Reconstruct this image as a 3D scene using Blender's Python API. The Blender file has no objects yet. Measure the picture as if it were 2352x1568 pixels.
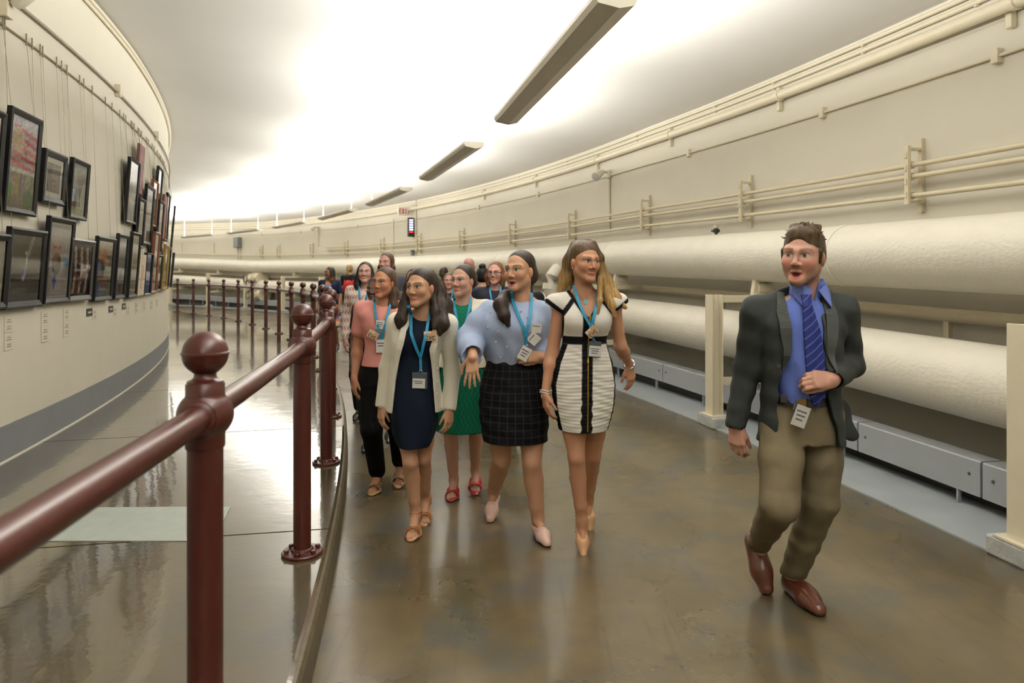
import bpy, bmesh, math, random
import numpy as np
from mathutils import Vector, Matrix
random.seed(7)
rng = np.random.default_rng(11)
SC = bpy.context.scene
COL = SC.collection

# ------------------------------------------------------------------ camera
F, HZ, CX, CAMZ = 1568.0, 630.0, 1176.0, 1.55      # focal length / horizon / centre in pixels of 2352x1568
cam_d = bpy.data.cameras.new('camera')
cam = bpy.data.objects.new('camera', cam_d); COL.objects.link(cam)
cam.location = (0, 0, CAMZ); cam.rotation_euler = (math.radians(90), 0, 0)
cam_d.lens = 24.0; cam_d.sensor_width = 36.0; cam_d.shift_y = -154.0 / 2352.0
cam_d.clip_start = 0.05; cam_d.clip_end = 200
cam_d.dof.use_dof = True; cam_d.dof.focus_distance = 4.0; cam_d.dof.aperture_fstop = 3.2
SC.camera = cam
# ------------------------------------------------------------------ world, exposure, light
w = bpy.data.worlds.new('world'); SC.world = w; w.use_nodes = True
w.node_tree.nodes['Background'].inputs[0].default_value = (0.9, 0.85, 0.75, 1)
w.node_tree.nodes['Background'].inputs[1].default_value = 0.05
SC.view_settings.view_transform = 'Standard'; SC.view_settings.look = 'None'
SC.view_settings.exposure = 0.92; SC.view_settings.gamma = 1.0
SC.view_settings.use_curve_mapping = False
SC.cycles.use_denoising = True
SC.cycles.sample_clamp_indirect = 2.4
SC.cycles.max_bounces = 4; SC.cycles.diffuse_bounces = 3; SC.cycles.glossy_bounces = 3; SC.cycles.transparent_max_bounces = 8
SC.cycles.use_adaptive_sampling = True; SC.cycles.adaptive_threshold = 0.02; SC.cycles.adaptive_min_samples = 16
SC.cycles.caustics_reflective = False; SC.cycles.caustics_refractive = False
LAMP_W = 200.0                                       # watts of every hanging uplight
LAMP_C = (1.0, 0.972, 0.905)

# ------------------------------------------------------------------ tunnel frame: arcs about one centre
CC = (-42.4, -3.95)
R_WL, R_RAIL, R_CURB, R_STRIP, R_PIL, R_PANEL, R_PIPE, R_WR = 39.65, 42.0, 42.13, 45.72, 45.80, 46.20, 46.36, 46.86
WALK_Z = 0.15
PH0, PH1 = -14.0, 66.0
RISE_X = [-30, 10, 18, 38, 48, 57, 75]; RISE_Y = [0, 0, .12, .17, .22, .45, .5]
def rise(ph): return float(np.interp(ph, RISE_X, RISE_Y))
def PT(R, ph, z=0.0):
    a = math.radians(ph); return Vector((CC[0] + R * math.cos(a), CC[1] + R * math.sin(a), z))
def px_hit(px, R):
    """where the sight line of an image column meets the arc of radius R: (angle, depth)"""
    k = (px - CX) / F
    A = k * k + 1; B = -2 * (k * CC[0] + CC[1]); Cq = CC[0] ** 2 + CC[1] ** 2 - R * R
    D = B * B - 4 * A * Cq
    if D < 0: D = 0
    r1, r2 = (-B - math.sqrt(D)) / (2 * A), (-B + math.sqrt(D)) / (2 * A)
    d = r1 if r1 > 0 else r2
    return math.degrees(math.atan2(d - CC[1], k * d - CC[0])), d
def z_of(py, d): return CAMZ - (py - HZ) * d / F
def ceil_z(R, ph): return 4.25 - 0.073 * (R - R_WL) + rise(ph)

# ------------------------------------------------------------------ materials
def lin(c):
    return tuple(((v / 255) / 12.92 if v / 255 <= 0.04045 else (((v / 255) + 0.055) / 1.055) ** 2.4) for v in c)
MATS = {}
def mat(name, rgb, rough=0.5, metal=0.0, var=0.0, vscale=6.0, bump=0.0, bscale=40.0, coat=0.0, spec=0.5, attr=None,
        stretch=None, sheen=0.0, emit=None, estr=0.0, sss=0.0, rvar=0.0):
    if name in MATS: return MATS[name]
    m = bpy.data.materials.new(name); m.use_nodes = True
    nt = m.node_tree; b = nt.nodes['Principled BSDF']
    c = lin(rgb) if max(rgb) > 1.0 else tuple(rgb)
    b.inputs['Base Color'].default_value = (*c, 1); b.inputs['Roughness'].default_value = rough
    b.inputs['Metallic'].default_value = metal; b.inputs['Coat Weight'].default_value = coat
    b.inputs['Coat Roughness'].default_value = 0.05
    b.inputs['Specular IOR Level'].default_value = spec
    b.inputs['Sheen Weight'].default_value = sheen
    if emit: b.inputs['Emission Color'].default_value = (*lin(emit), 1); b.inputs['Emission Strength'].default_value = estr
    if sss:
        b.inputs['Subsurface Weight'].default_value = sss; b.inputs['Subsurface Radius'].default_value = (0.012, 0.005, 0.003)
        b.inputs['Subsurface Scale'].default_value = 1.0
    tc = nt.nodes.new('ShaderNodeTexCoord'); vec = tc.outputs['Object']
    if stretch:
        mp = nt.nodes.new('ShaderNodeMapping'); mp.inputs['Scale'].default_value = stretch
        nt.links.new(vec, mp.inputs['Vector']); vec = mp.outputs['Vector']
    src = None
    if attr:
        at = nt.nodes.new('ShaderNodeAttribute'); at.attribute_name = attr; src = at.outputs['Color']
        nt.links.new(src, b.inputs['Base Color'])
    if var > 0:
        n = nt.nodes.new('ShaderNodeTexNoise'); n.inputs['Scale'].default_value = vscale; n.inputs['Detail'].default_value = 6
        n.inputs['Roughness'].default_value = 0.6
        nt.links.new(vec, n.inputs['Vector'])
        mx = nt.nodes.new('ShaderNodeMix'); mx.data_type = 'RGBA'; mx.blend_type = 'MULTIPLY'
        rp = nt.nodes.new('ShaderNodeMapRange'); rp.inputs['From Min'].default_value = 0.3; rp.inputs['From Max'].default_value = 0.7
        rp.inputs['To Min'].default_value = 1 - var; rp.inputs['To Max'].default_value = 1 + var * 0.6
        nt.links.new(n.outputs['Fac'], rp.inputs['Value'])
        mx.inputs['Factor'].default_value = 1.0
        if src: nt.links.new(src, mx.inputs['A'])
        else: mx.inputs['A'].default_value = (*c, 1)
        nt.links.new(rp.outputs['Result'], mx.inputs['B']); nt.links.new(mx.outputs['Result'], b.inputs['Base Color'])
        if rvar > 0:
            rr = nt.nodes.new('ShaderNodeMapRange'); rr.inputs['From Min'].default_value = 0.3; rr.inputs['From Max'].default_value = 0.7
            rr.inputs['To Min'].default_value = max(0.02, rough - rvar); rr.inputs['To Max'].default_value = rough + rvar
            nt.links.new(n.outputs['Fac'], rr.inputs['Value']); nt.links.new(rr.outputs['Result'], b.inputs['Roughness'])
    if bump > 0:
        n2 = nt.nodes.new('ShaderNodeTexNoise'); n2.inputs['Scale'].default_value = bscale; n2.inputs['Detail'].default_value = 5
        nt.links.new(vec, n2.inputs['Vector'])
        bp = nt.nodes.new('ShaderNodeBump'); bp.inputs['Strength'].default_value = bump; bp.inputs['Distance'].default_value = 0.01
        nt.links.new(n2.outputs['Fac'], bp.inputs['Height']); nt.links.new(bp.outputs['Normal'], b.inputs['Normal'])
    MATS[name] = m
    return m

# ------------------------------------------------------------------ object helpers
def put(name, me, m=None, parent=None):
    o = bpy.data.objects.new(name, me)
    if m is not None and not len(me.materials): me.materials.append(m)
    COL.objects.link(o)
    if parent is not None: o.parent = parent
    return o
def tag(o, label=None, cat=None, group=None, kind=None):
    if label: o['label'] = label
    if cat: o['category'] = cat
    if group: o['group'] = group
    if kind: o['kind'] = kind
    return o
def empty(name, loc=(0, 0, 0), rz=0.0):
    o = bpy.data.objects.new(name, None); o.location = loc; o.rotation_euler = (0, 0, rz); o.empty_display_size = 0.1
    COL.objects.link(o); return o
def mesh_np(name, V, Fq, smooth=True, colors=None):
    me = bpy.data.meshes.new(name)
    V = np.asarray(V, np.float32)
    if isinstance(Fq, np.ndarray) and Fq.ndim == 2:
        n, k = Fq.shape
        me.vertices.add(len(V)); me.vertices.foreach_set('co', V.ravel())
        me.loops.add(n * k); me.loops.foreach_set('vertex_index', Fq.astype(np.int32).ravel())
        me.polygons.add(n); me.polygons.foreach_set('loop_start', np.arange(0, n * k, k, dtype=np.int32))
        me.update(calc_edges=True)
    else:
        me.from_pydata([tuple(map(float, v)) for v in V], [], [tuple(f) for f in Fq]); me.update()
    if smooth: me.polygons.foreach_set('use_smooth', np.ones(len(me.polygons), bool))
    if colors is not None:
        a = me.color_attributes.new('Col', 'FLOAT_COLOR', 'POINT')
        c4 = np.ones((len(V), 4), np.float32); c4[:, :3] = colors
        a.data.foreach_set('color', c4.ravel())
    me.validate()
    return me
class MB:
    """collects simple solids into one mesh"""
    def __init__(s): s.v = []; s.f = []
    def add(s, V, Fs):
        o = len(s.v); s.v += [Vector(v) for v in V]; s.f += [tuple(i + o for i in f) for f in Fs]; return s
    def box(s, c, size, M=None):
        x, y, z = [k / 2 for k in size]; c = Vector(c)
        V = [Vector((sx * x, sy * y, sz * z)) for sz in (-1, 1) for sy in (-1, 1) for sx in (-1, 1)]
        if M is not None: V = [M @ v for v in V]
        V = [v + c for v in V]
        return s.add(V, [(0, 2, 3, 1), (4, 5, 7, 6), (0, 1, 5, 4), (2, 6, 7, 3), (0, 4, 6, 2), (1, 3, 7, 5)])
    def tube(s, pts, r, n=10, caps=True, r2=None):
        pts = [Vector(p) for p in pts]; V = []; m = len(pts)
        up = Vector((0, 0, 1))
        for i, p in enumerate(pts):
            t = (pts[min(i + 1, m - 1)] - pts[max(i - 1, 0)]).normalized()
            u = up.cross(t)
            if u.length < 1e-3: u = Vector((1, 0, 0)).cross(t)
            u.normalize(); v = t.cross(u)
            rr = r if not hasattr(r, '__len__') else r[i]
            for k in range(n):
                a = 2 * math.pi * k / n; V.append(p + (u * math.cos(a) + v * math.sin(a)) * rr)
        Fs = [(i * n + k, i * n + (k + 1) % n, (i + 1) * n + (k + 1) % n, (i + 1) * n + k) for i in range(m - 1) for k in range(n)]
        if caps: Fs += [tuple(range(n))[::-1], tuple((m - 1) * n + k for k in range(n))]
        return s.add(V, Fs)
    def lathe(s, prof, n=24, c=(0, 0, 0), M=None):
        V = []; c = Vector(c); m = len(prof)
        for r, z in prof:
            for k in range(n):
                a = 2 * math.pi * k / n; p = Vector((r * math.cos(a), r * math.sin(a), z))
                if M is not None: p = M @ p
                V.append(p + c)
        Fs = [(i * n + k, i * n + (k + 1) % n, (i + 1) * n + (k + 1) % n, (i + 1) * n + k) for i in range(m - 1) for k in range(n)]
        Fs += [tuple(range(n))[::-1], tuple((m - 1) * n + k for k in range(n))]
        return s.add(V, Fs)
    def mesh(s, name, smooth=False, bevel=0.0, seg=2, auto=True):
        me = bpy.data.meshes.new(name); me.from_pydata(s.v, [], s.f); me.update()
        if bevel > 0:
            bm = bmesh.new(); bm.from_mesh(me)
            es = [e for e in bm.edges if len(e.link_faces) == 2 and e.calc_face_angle(0) > 0.6]
            bmesh.ops.bevel(bm, geom=es, offset=bevel, segments=seg, affect='EDGES', profile=0.5)
            bm.to_mesh(me); bm.free()
        if smooth:
            me.polygons.foreach_set('use_smooth', np.ones(len(me.polygons), bool))
            try: me.set_sharp_from_angle(angle=math.radians(42))
            except Exception: pass
        return me
    def obj(s, name, m, parent=None, smooth=False, bevel=0.0, seg=2):
        return put(name, s.mesh(name, smooth, bevel, seg), m, parent)
def sweep(prof, ph0, ph1, n, closed=False, zfun=None):
    """sweep a list of (R, z) along the tunnel arc"""
    V = []; Fs = []; m = len(prof)
    for i in range(n + 1):
        ph = ph0 + (ph1 - ph0) * i / n
        dz = zfun(ph) if zfun else 0
        for R, z in prof: V.append(PT(R, ph, z + dz))
    mm = m if closed else m - 1
    for i in range(n):
        for k in range(mm):
            Fs.append((i * m + k, i * m + (k + 1) % m, (i + 1) * m + (k + 1) % m, (i + 1) * m + k))
    if closed: Fs += [tuple(range(m))[::-1], tuple(n * m + k for k in range(m))]
    mb = MB(); mb.add(V, Fs)
    me = mb.mesh('sweep')
    bm = bmesh.new(); bm.from_mesh(me); bmesh.ops.recalc_face_normals(bm, faces=bm.faces); bm.to_mesh(me); bm.free()
    return me
def arc_pts(R, z, ph0, ph1, n, rf=rise):
    return [PT(R, ph0 + (ph1 - ph0) * i / n, z + (rf(ph0 + (ph1 - ph0) * i / n) if rf else 0)) for i in range(n + 1)]
ORD = ['nearest', 'second', 'third', 'fourth', 'fifth', 'sixth', 'seventh', 'eighth', 'ninth', 'tenth', 'eleventh', 'twelfth',
       'thirteenth', 'fourteenth', 'fifteenth', 'sixteenth', 'seventeenth', 'eighteenth', 'nineteenth', 'twentieth']
# ================================================================== the tunnel shell
def concrete(name, rgb, rough, var, spec=0.5, coat=0.3, crough=0.1, bst=0.055):
    m = bpy.data.materials.new(name); m.use_nodes = True; nt = m.node_tree; b = nt.nodes['Principled BSDF']; L = nt.links.new
    tc = nt.nodes.new('ShaderNodeTexCoord')
    def noise(s, d, r=0.6):
        n = nt.nodes.new('ShaderNodeTexNoise'); n.inputs['Scale'].default_value = s; n.inputs['Detail'].default_value = d
        n.inputs['Roughness'].default_value = r; L(tc.outputs['Object'], n.inputs['Vector']); return n
    n1, n2, n3 = noise(0.9, 7, 0.55), noise(7, 5, 0.55), noise(45, 4)
    c = lin(rgb)
    ad = nt.nodes.new('ShaderNodeMath'); ad.operation = 'MULTIPLY_ADD'; ad.inputs[1].default_value = 0.4
    sb = nt.nodes.new('ShaderNodeMath'); sb.operation = 'MULTIPLY'; sb.inputs[1].default_value = 0.6
    L(n2.outputs['Fac'], ad.inputs[0]); L(n1.outputs['Fac'], sb.inputs[0]); L(sb.outputs[0], ad.inputs[2])
    mrc = nt.nodes.new('ShaderNodeMapRange'); mrc.interpolation_type = 'SMOOTHSTEP'
    mrc.inputs['From Min'].default_value = 0.3; mrc.inputs['From Max'].default_value = 0.7
    L(ad.outputs[0], mrc.inputs['Value'])
    cr = nt.nodes.new('ShaderNodeMix'); cr.data_type = 'RGBA'
    cr.inputs['A'].default_value = (*[v * (1 - var) for v in c], 1); cr.inputs['B'].default_value = (*[v * (1 + var) for v in c], 1)
    L(mrc.outputs['Result'], cr.inputs['Factor'])
    # dark scuff marks
    vo = nt.nodes.new('ShaderNodeTexVoronoi'); vo.inputs['Scale'].default_value = 3.2; vo.inputs['Randomness'].default_value = 1
    nd = noise(9, 3); mxv = nt.nodes.new('ShaderNodeMix'); mxv.data_type = 'VECTOR'; mxv.inputs['Factor'].default_value = 0.12
    L(tc.outputs['Object'], mxv.inputs['A']); L(nd.outputs['Color'], mxv.inputs['B']); L(mxv.outputs['Result'], vo.inputs['Vector'])
    mr = nt.nodes.new('ShaderNodeMapRange'); mr.inputs['From Min'].default_value = 0.03; mr.inputs['From Max'].default_value = 0.075
    mr.inputs['To Min'].default_value = 0.6; mr.inputs['To Max'].default_value = 1.0
    L(vo.outputs['Distance'], mr.inputs['Value'])
    # small specks, lengthwise scuff streaks and greyer patches
    v2 = nt.nodes.new('ShaderNodeTexVoronoi'); v2.inputs['Scale'].default_value = 11; L(mxv.outputs['Result'], v2.inputs['Vector'])
    m2 = nt.nodes.new('ShaderNodeMapRange'); m2.inputs['From Min'].default_value = 0.04; m2.inputs['From Max'].default_value = 0.13; m2.inputs['To Min'].default_value = 0.72; L(v2.outputs['Distance'], m2.inputs['Value'])
    mpp = nt.nodes.new('ShaderNodeMapping'); mpp.inputs['Rotation'].default_value = (0, 0, -0.25); mpp.inputs['Scale'].default_value = (30, 1.6, 1); L(tc.outputs['Object'], mpp.inputs['Vector'])
    n5 = nt.nodes.new('ShaderNodeTexNoise'); n5.inputs['Scale'].default_value = 1.0; n5.inputs['Detail'].default_value = 4; L(mpp.outputs['Vector'], n5.inputs['Vector'])
    m5 = nt.nodes.new('ShaderNodeMapRange'); m5.inputs['From Min'].default_value = 0.58; m5.inputs['From Max'].default_value = 0.74; m5.inputs['To Min'].default_value = 1.0; m5.inputs['To Max'].default_value = 0.74; L(n5.outputs['Fac'], m5.inputs['Value'])
    n6 = noise(2.3, 4, 0.6); m6 = nt.nodes.new('ShaderNodeMapRange'); m6.interpolation_type = 'SMOOTHSTEP'; m6.inputs['From Min'].default_value = 0.46; m6.inputs['From Max'].default_value = 0.66; m6.inputs['To Max'].default_value = 0.65; L(n6.outputs['Fac'], m6.inputs['Value'])
    gy = nt.nodes.new('ShaderNodeMix'); gy.data_type = 'RGBA'; L(cr.outputs['Result'], gy.inputs['A']); gm = sum(c) / 3; gy.inputs['B'].default_value = (gm * .86, gm * .88, gm * .80, 1); L(m6.outputs['Result'], gy.inputs['Factor'])
    q1 = nt.nodes.new('ShaderNodeMath'); q1.operation = 'MULTIPLY'; L(mr.outputs['Result'], q1.inputs[0]); L(m2.outputs['Result'], q1.inputs[1])
    q2 = nt.nodes.new('ShaderNodeMath'); q2.operation = 'MULTIPLY'; L(q1.outputs[0], q2.inputs[0]); L(m5.outputs['Result'], q2.inputs[1])
    mu = nt.nodes.new('ShaderNodeMix'); mu.data_type = 'RGBA'; mu.blend_type = 'MULTIPLY'; mu.inputs['Factor'].default_value = 1
    L(gy.outputs['Result'], mu.inputs['A']); L(q2.outputs[0], mu.inputs['B']); L(mu.outputs['Result'], b.inputs['Base Color'])
    rr = nt.nodes.new('ShaderNodeMapRange'); rr.inputs['From Min'].default_value = 0.2; rr.inputs['From Max'].default_value = 0.8
    rr.inputs['To Min'].default_value = max(0.03, rough * 0.55); rr.inputs['To Max'].default_value = rough * 1.45
    L(n1.outputs['Fac'], rr.inputs['Value']); L(rr.outputs['Result'], b.inputs['Roughness'])
    bp = nt.nodes.new('ShaderNodeBump'); bp.inputs['Strength'].default_value = bst; bp.inputs['Distance'].default_value = 0.02
    n4 = noise(5, 3); L(n4.outputs['Fac'], bp.inputs['Height']); L(bp.outputs['Normal'], b.inputs['Normal'])
    b.inputs['Specular IOR Level'].default_value = spec
    b.inputs['Coat Weight'].default_value = coat; b.inputs['Coat Roughness'].default_value = crough
    L(bp.outputs['Normal'], b.inputs['Coat Normal'])
    MATS[name] = m; return m
M_FLOOR = concrete('road_concrete', (86, 75, 51), 0.30, 0.30, 0.6, 0.30, 0.12, 0.05)
M_WALK = concrete('walkway_concrete', (82, 72, 50), 0.16, 0.25, 0.85, 0.9, 0.05, 0.075)
M_CURB = mat('curb_concrete', (84, 74, 54), 0.5, var=0.35, vscale=9, bump=0.4, bscale=18)
M_WALL = mat('cream_wall_paint', (228, 222, 205), 0.55, var=0.04, vscale=1.2, bump=0.12, bscale=14)
M_CEIL = mat('white_ceiling_paint', (226, 224, 220), 0.6, var=0.03, vscale=0.8, bump=0.06, bscale=8)
M_BAND = mat('grey_band_paint', (112, 114, 117), 0.45, var=0.06, vscale=3, bump=0.1, bscale=20)
M_STRIP = mat('grey_floor_paint', (150, 156, 159), 0.4, var=0.12, vscale=4, bump=0.1, bscale=20, rvar=0.1)
M_PIPEW = mat('cream_pipe_lagging', (244, 239, 224), 0.38, var=0.05, vscale=3, bump=0.5, bscale=26, stretch=(1, 1, 1.5))
M_CREAM = mat('cream_gloss_paint', (230, 220, 194), 0.35, var=0.05, vscale=6)
M_COND = mat('cream_conduit_paint', (222, 210, 180), 0.35, var=0.06, vscale=5)

NS = 160
tag(put('floor', sweep([(R_CURB - 0.02, 0), (R_STRIP, 0)], PH0, PH1, NS), M_FLOOR), kind='structure')
tag(put('floor_strip', sweep([(R_STRIP, 0.0), (R_STRIP, 0.012), (R_WR + 0.02, 0.012)], PH0, PH1, NS), M_STRIP), kind='structure')
# raised walkway: slabs with narrow recessed joints, each slab a piece of the walkway
walk = tag(empty('walkway'), kind='structure')
SLABJ = [-14, -9.5, -5, -0.8, 3.4, 6.9, 10.55, 14.1, 17.7, 21.3, 24.9, 28.5, 32.1, 35.7, 39.3, 42.9, 46.5, 50.1, 53.7, 57.3, 60.9, 66]
for a, b in zip(SLABJ[:-1], SLABJ[1:]):
    g = 0.010
    put('slab', sweep([(R_WL, -0.05), (R_CURB - 0.012, -0.05), (R_CURB - 0.012, WALK_Z - 0.004), (R_CURB - 0.03, WALK_Z), (R_WL, WALK_Z)], a + g, b - g, 14, closed=True), M_WALK, walk)
put('walkway_bed', sweep([(R_WL, WALK_Z - 0.008), (R_CURB - 0.02, WALK_Z - 0.008)], PH0, PH1, NS), M_CURB, walk)
tag(put('curb', sweep([(R_CURB - 0.02, WALK_Z - 0.02), (R_CURB - 0.012, WALK_Z - 0.001), (R_CURB, WALK_Z - 0.006), (R_CURB + 0.012, WALK_Z - 0.03), (R_CURB + 0.02, 0.0)], PH0, PH1, NS * 2), M_CURB), kind='structure')
def wall_strip(name, R, zlo, zhi_fun, m, thick):
    V = []; Fs = []
    for i in range(NS + 1):
        ph = PH0 + (PH1 - PH0) * i / NS
        V += [PT(R, ph, zlo), PT(R, ph, zhi_fun(ph)), PT(R + thick, ph, zhi_fun(ph)), PT(R + thick, ph, zlo)]
    for i in range(NS):
        for k in range(4):
            a = i * 4 + k; b = i * 4 + (k + 1) % 4
            Fs.append((a, b, b + 4, a + 4))
    Fs += [(3, 2, 1, 0), tuple(NS * 4 + k for k in range(4))]
    mb = MB(); mb.add(V, Fs); me = mb.mesh(name)
    bm = bmesh.new(); bm.from_mesh(me); bmesh.ops.recalc_face_normals(bm, faces=bm.faces); bm.to_mesh(me); bm.free()
    return tag(put(name, me, m), kind='structure')
wall_strip('wall_left', R_WL, 0, lambda p: ceil_z(R_WL, p) + 0.05, M_WALL, -0.2)
wall_strip('wall_right', R_WR, 0, lambda p: ceil_z(R_WR, p) + 0.05, M_WALL, 0.2)
tag(put('baseboard_left', sweep([(R_WL, WALK_Z + 0.27), (R_WL + 0.006, WALK_Z + 0.268), (R_WL + 0.008, WALK_Z)], PH0, PH1, NS), M_BAND), kind='structure')
tag(put('trim_1', sweep([(R_WL, WALK_Z + 0.012), (R_WL + 0.012, WALK_Z + 0.012), (R_WL + 0.018, WALK_Z)], PH0, PH1, NS), mat('pale_caulk', (200, 196, 182), 0.6)), kind='structure')
V = []; Fs = []
for i in range(NS + 1):
    ph = PH0 + (PH1 - PH0) * i / NS
    V += [PT(R_WL - 0.1, ph, ceil_z(R_WL - 0.1, ph)), PT(R_WR + 0.1, ph, ceil_z(R_WR + 0.1, ph))]
for i in range(NS): Fs.append((2 * i, 2 * i + 1, 2 * i + 3, 2 * i + 2))
tag(MB().add(V, Fs).obj('ceiling', M_CEIL, smooth=True), kind='structure')
for nm, ph in (('wall_back', PH0), ('wall_far', PH1)):
    a, b = PT(R_WL - 0.3, ph), PT(R_WR + 0.3, ph)
    tag(MB().box(((a + b) / 2) + Vector((0, 0, 2.3)), (8, 0.1, 5), Matrix.Rotation(math.radians(ph), 3, 'Z')).obj(nm, M_WALL), kind='structure')
# pale access plate let into the walkway
zz = WALK_Z + 0.004
k0 = [(150, 1243), (430, 1163)]
def on_walk(px, py, z=WALK_Z):
    d = (CAMZ - z) * F / (py - HZ); return Vector(((px - CX) / F * d, d, z))
c4 = [on_walk(490, 1243), on_walk(530, 1164), on_walk(215, 1166), on_walk(95, 1243)]
mb = MB(); lo = [v + Vector((0, 0, -0.003)) for v in c4]; hi = [v + Vector((0, 0, 0.004)) for v in c4]
mb.add(lo + hi, [(3, 2, 1, 0), (4, 5, 6, 7), (0, 1, 5, 4), (1, 2, 6, 5), (2, 3, 7, 6), (3, 0, 4, 7)])
tag(mb.obj('access_plate', mat('plate_paint', (168, 176, 170), 0.35, var=0.08, vscale=14, bump=0.1, bscale=60)),
    'pale grey-green access plate let into the raised walkway', 'plate')

# ================================================================== railing
M_RED = mat('oxide_red_paint', (60, 21, 14), 0.36, spec=0.38, var=0.10, vscale=9, bump=0.08, bscale=25, coat=0.12)
JZ = 1.04
def post_parts():
    out = {}
    out['shaft'] = MB().lathe([(0.043, 0.012), (0.0435, 0.93), (0.0435, 0.952), (0.0465, 0.955), (0.0478, 0.96), (0.0478, 0.995)], 28).mesh('shaft', True)
    sph = [(0.0475, 0.985)] + [(0.069 * math.cos(a), JZ + 0.066 * math.sin(a)) for a in np.linspace(-0.78, 0.80, 14)] + [(0.0475, 1.092)]
    out['joint_ball'] = MB().lathe(sph, 32).mesh('joint_ball', True)
    out['neck'] = MB().lathe([(0.047, 1.08), (0.0475, 1.118), (0.044, 1.122), (0.044, 1.126), (0.034, 1.130), (0.028, 1.136), (0.0265, 1.145), (0.027, 1.152), (0.033, 1.16)], 28).mesh('neck', True)
    b = [(0.030, 1.148)] + [(0.0565 * math.cos(a), 1.197 + 0.0565 * math.sin(a)) for a in np.linspace(-0.95, -0.06, 10)]
    b += [(0.0585, 1.195), (0.0585, 1.200)] + [(0.0560 * math.cos(a), 1.197 + 0.0562 * math.sin(a)) for a in np.linspace(0.08, 1.5, 14)]
    out['finial'] = MB().lathe(b, 32).mesh('finial', True)
    out['flange'] = MB().lathe([(0.100, 0.0), (0.101, 0.012), (0.097, 0.017), (0.056, 0.019), (0.052, 0.03), (0.044, 0.034)], 28).mesh('flange', True)
    out['bolt'] = MB().lathe([(0.0125, 0.016), (0.0125, 0.030), (0.010, 0.033)], 6, (0.078, 0, 0)).mesh('bolt', True)
    return out
PP = post_parts()
POST_PH = [7.81 + 2.303 * k for k in range(-2, 20)]
rail_o = PT(R_RAIL, POST_PH[2], WALK_Z)
hr = tag(empty('railing', rail_o), 'long red-brown pipe railing with ball-topped posts along the raised walkway', 'railing')
sock = {}
for s in (-1, 1):
    M = Matrix.Rotation(math.radians(-90 * s), 3, 'X')
    sock[s] = MB().lathe([(0.040, 0.050), (0.043, 0.054), (0.043, 0.066), (0.037, 0.071)], 20, (0, 0, JZ), M).mesh('socket', True)
for k, ph in enumerate(POST_PH):
    p = PT(R_RAIL, ph, WALK_Z) - rail_o
    e = put('post', PP['shaft'], M_RED, hr); e.location = p; e.rotation_euler = (0, 0, math.radians(ph))
    for nm in ('joint_ball', 'neck', 'finial', 'flange'): put(nm, PP[nm], M_RED, e)
    for q in range(6):
        o = put('bolt', PP['bolt'], M_RED, e); o.rotation_euler = (0, 0, math.radians(60 * q + 20))
    for s in (-1, 1): put('socket', sock[s], M_RED, e)
for a, b in zip(POST_PH[:-1], POST_PH[1:]):
    MB().tube([v - rail_o for v in arc_pts(R_RAIL, WALK_Z + JZ, a + 0.06, b - 0.06, 6, None)], 0.0335, 20).obj('rail_span', M_RED, hr, smooth=True)

# ================================================================== hanging uplights
M_FIX = mat('fixture_enamel', (228, 222, 206), 0.35, var=0.03)
M_FIXW = mat('fixture_endcap', (236, 232, 214), 0.35)
M_ROD = mat('white_rod', (235, 232, 222), 0.4)
M_TUBE = mat('glowing_tube', (255, 250, 235), 0.5, emit=(255, 246, 226), estr=4.0)
M_TUBE.cycles.emission_sampling = 'NONE'
R_LT, LT_L, LT_W, LT_Z = 43.63, 2.97, 0.24, 3.0
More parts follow.
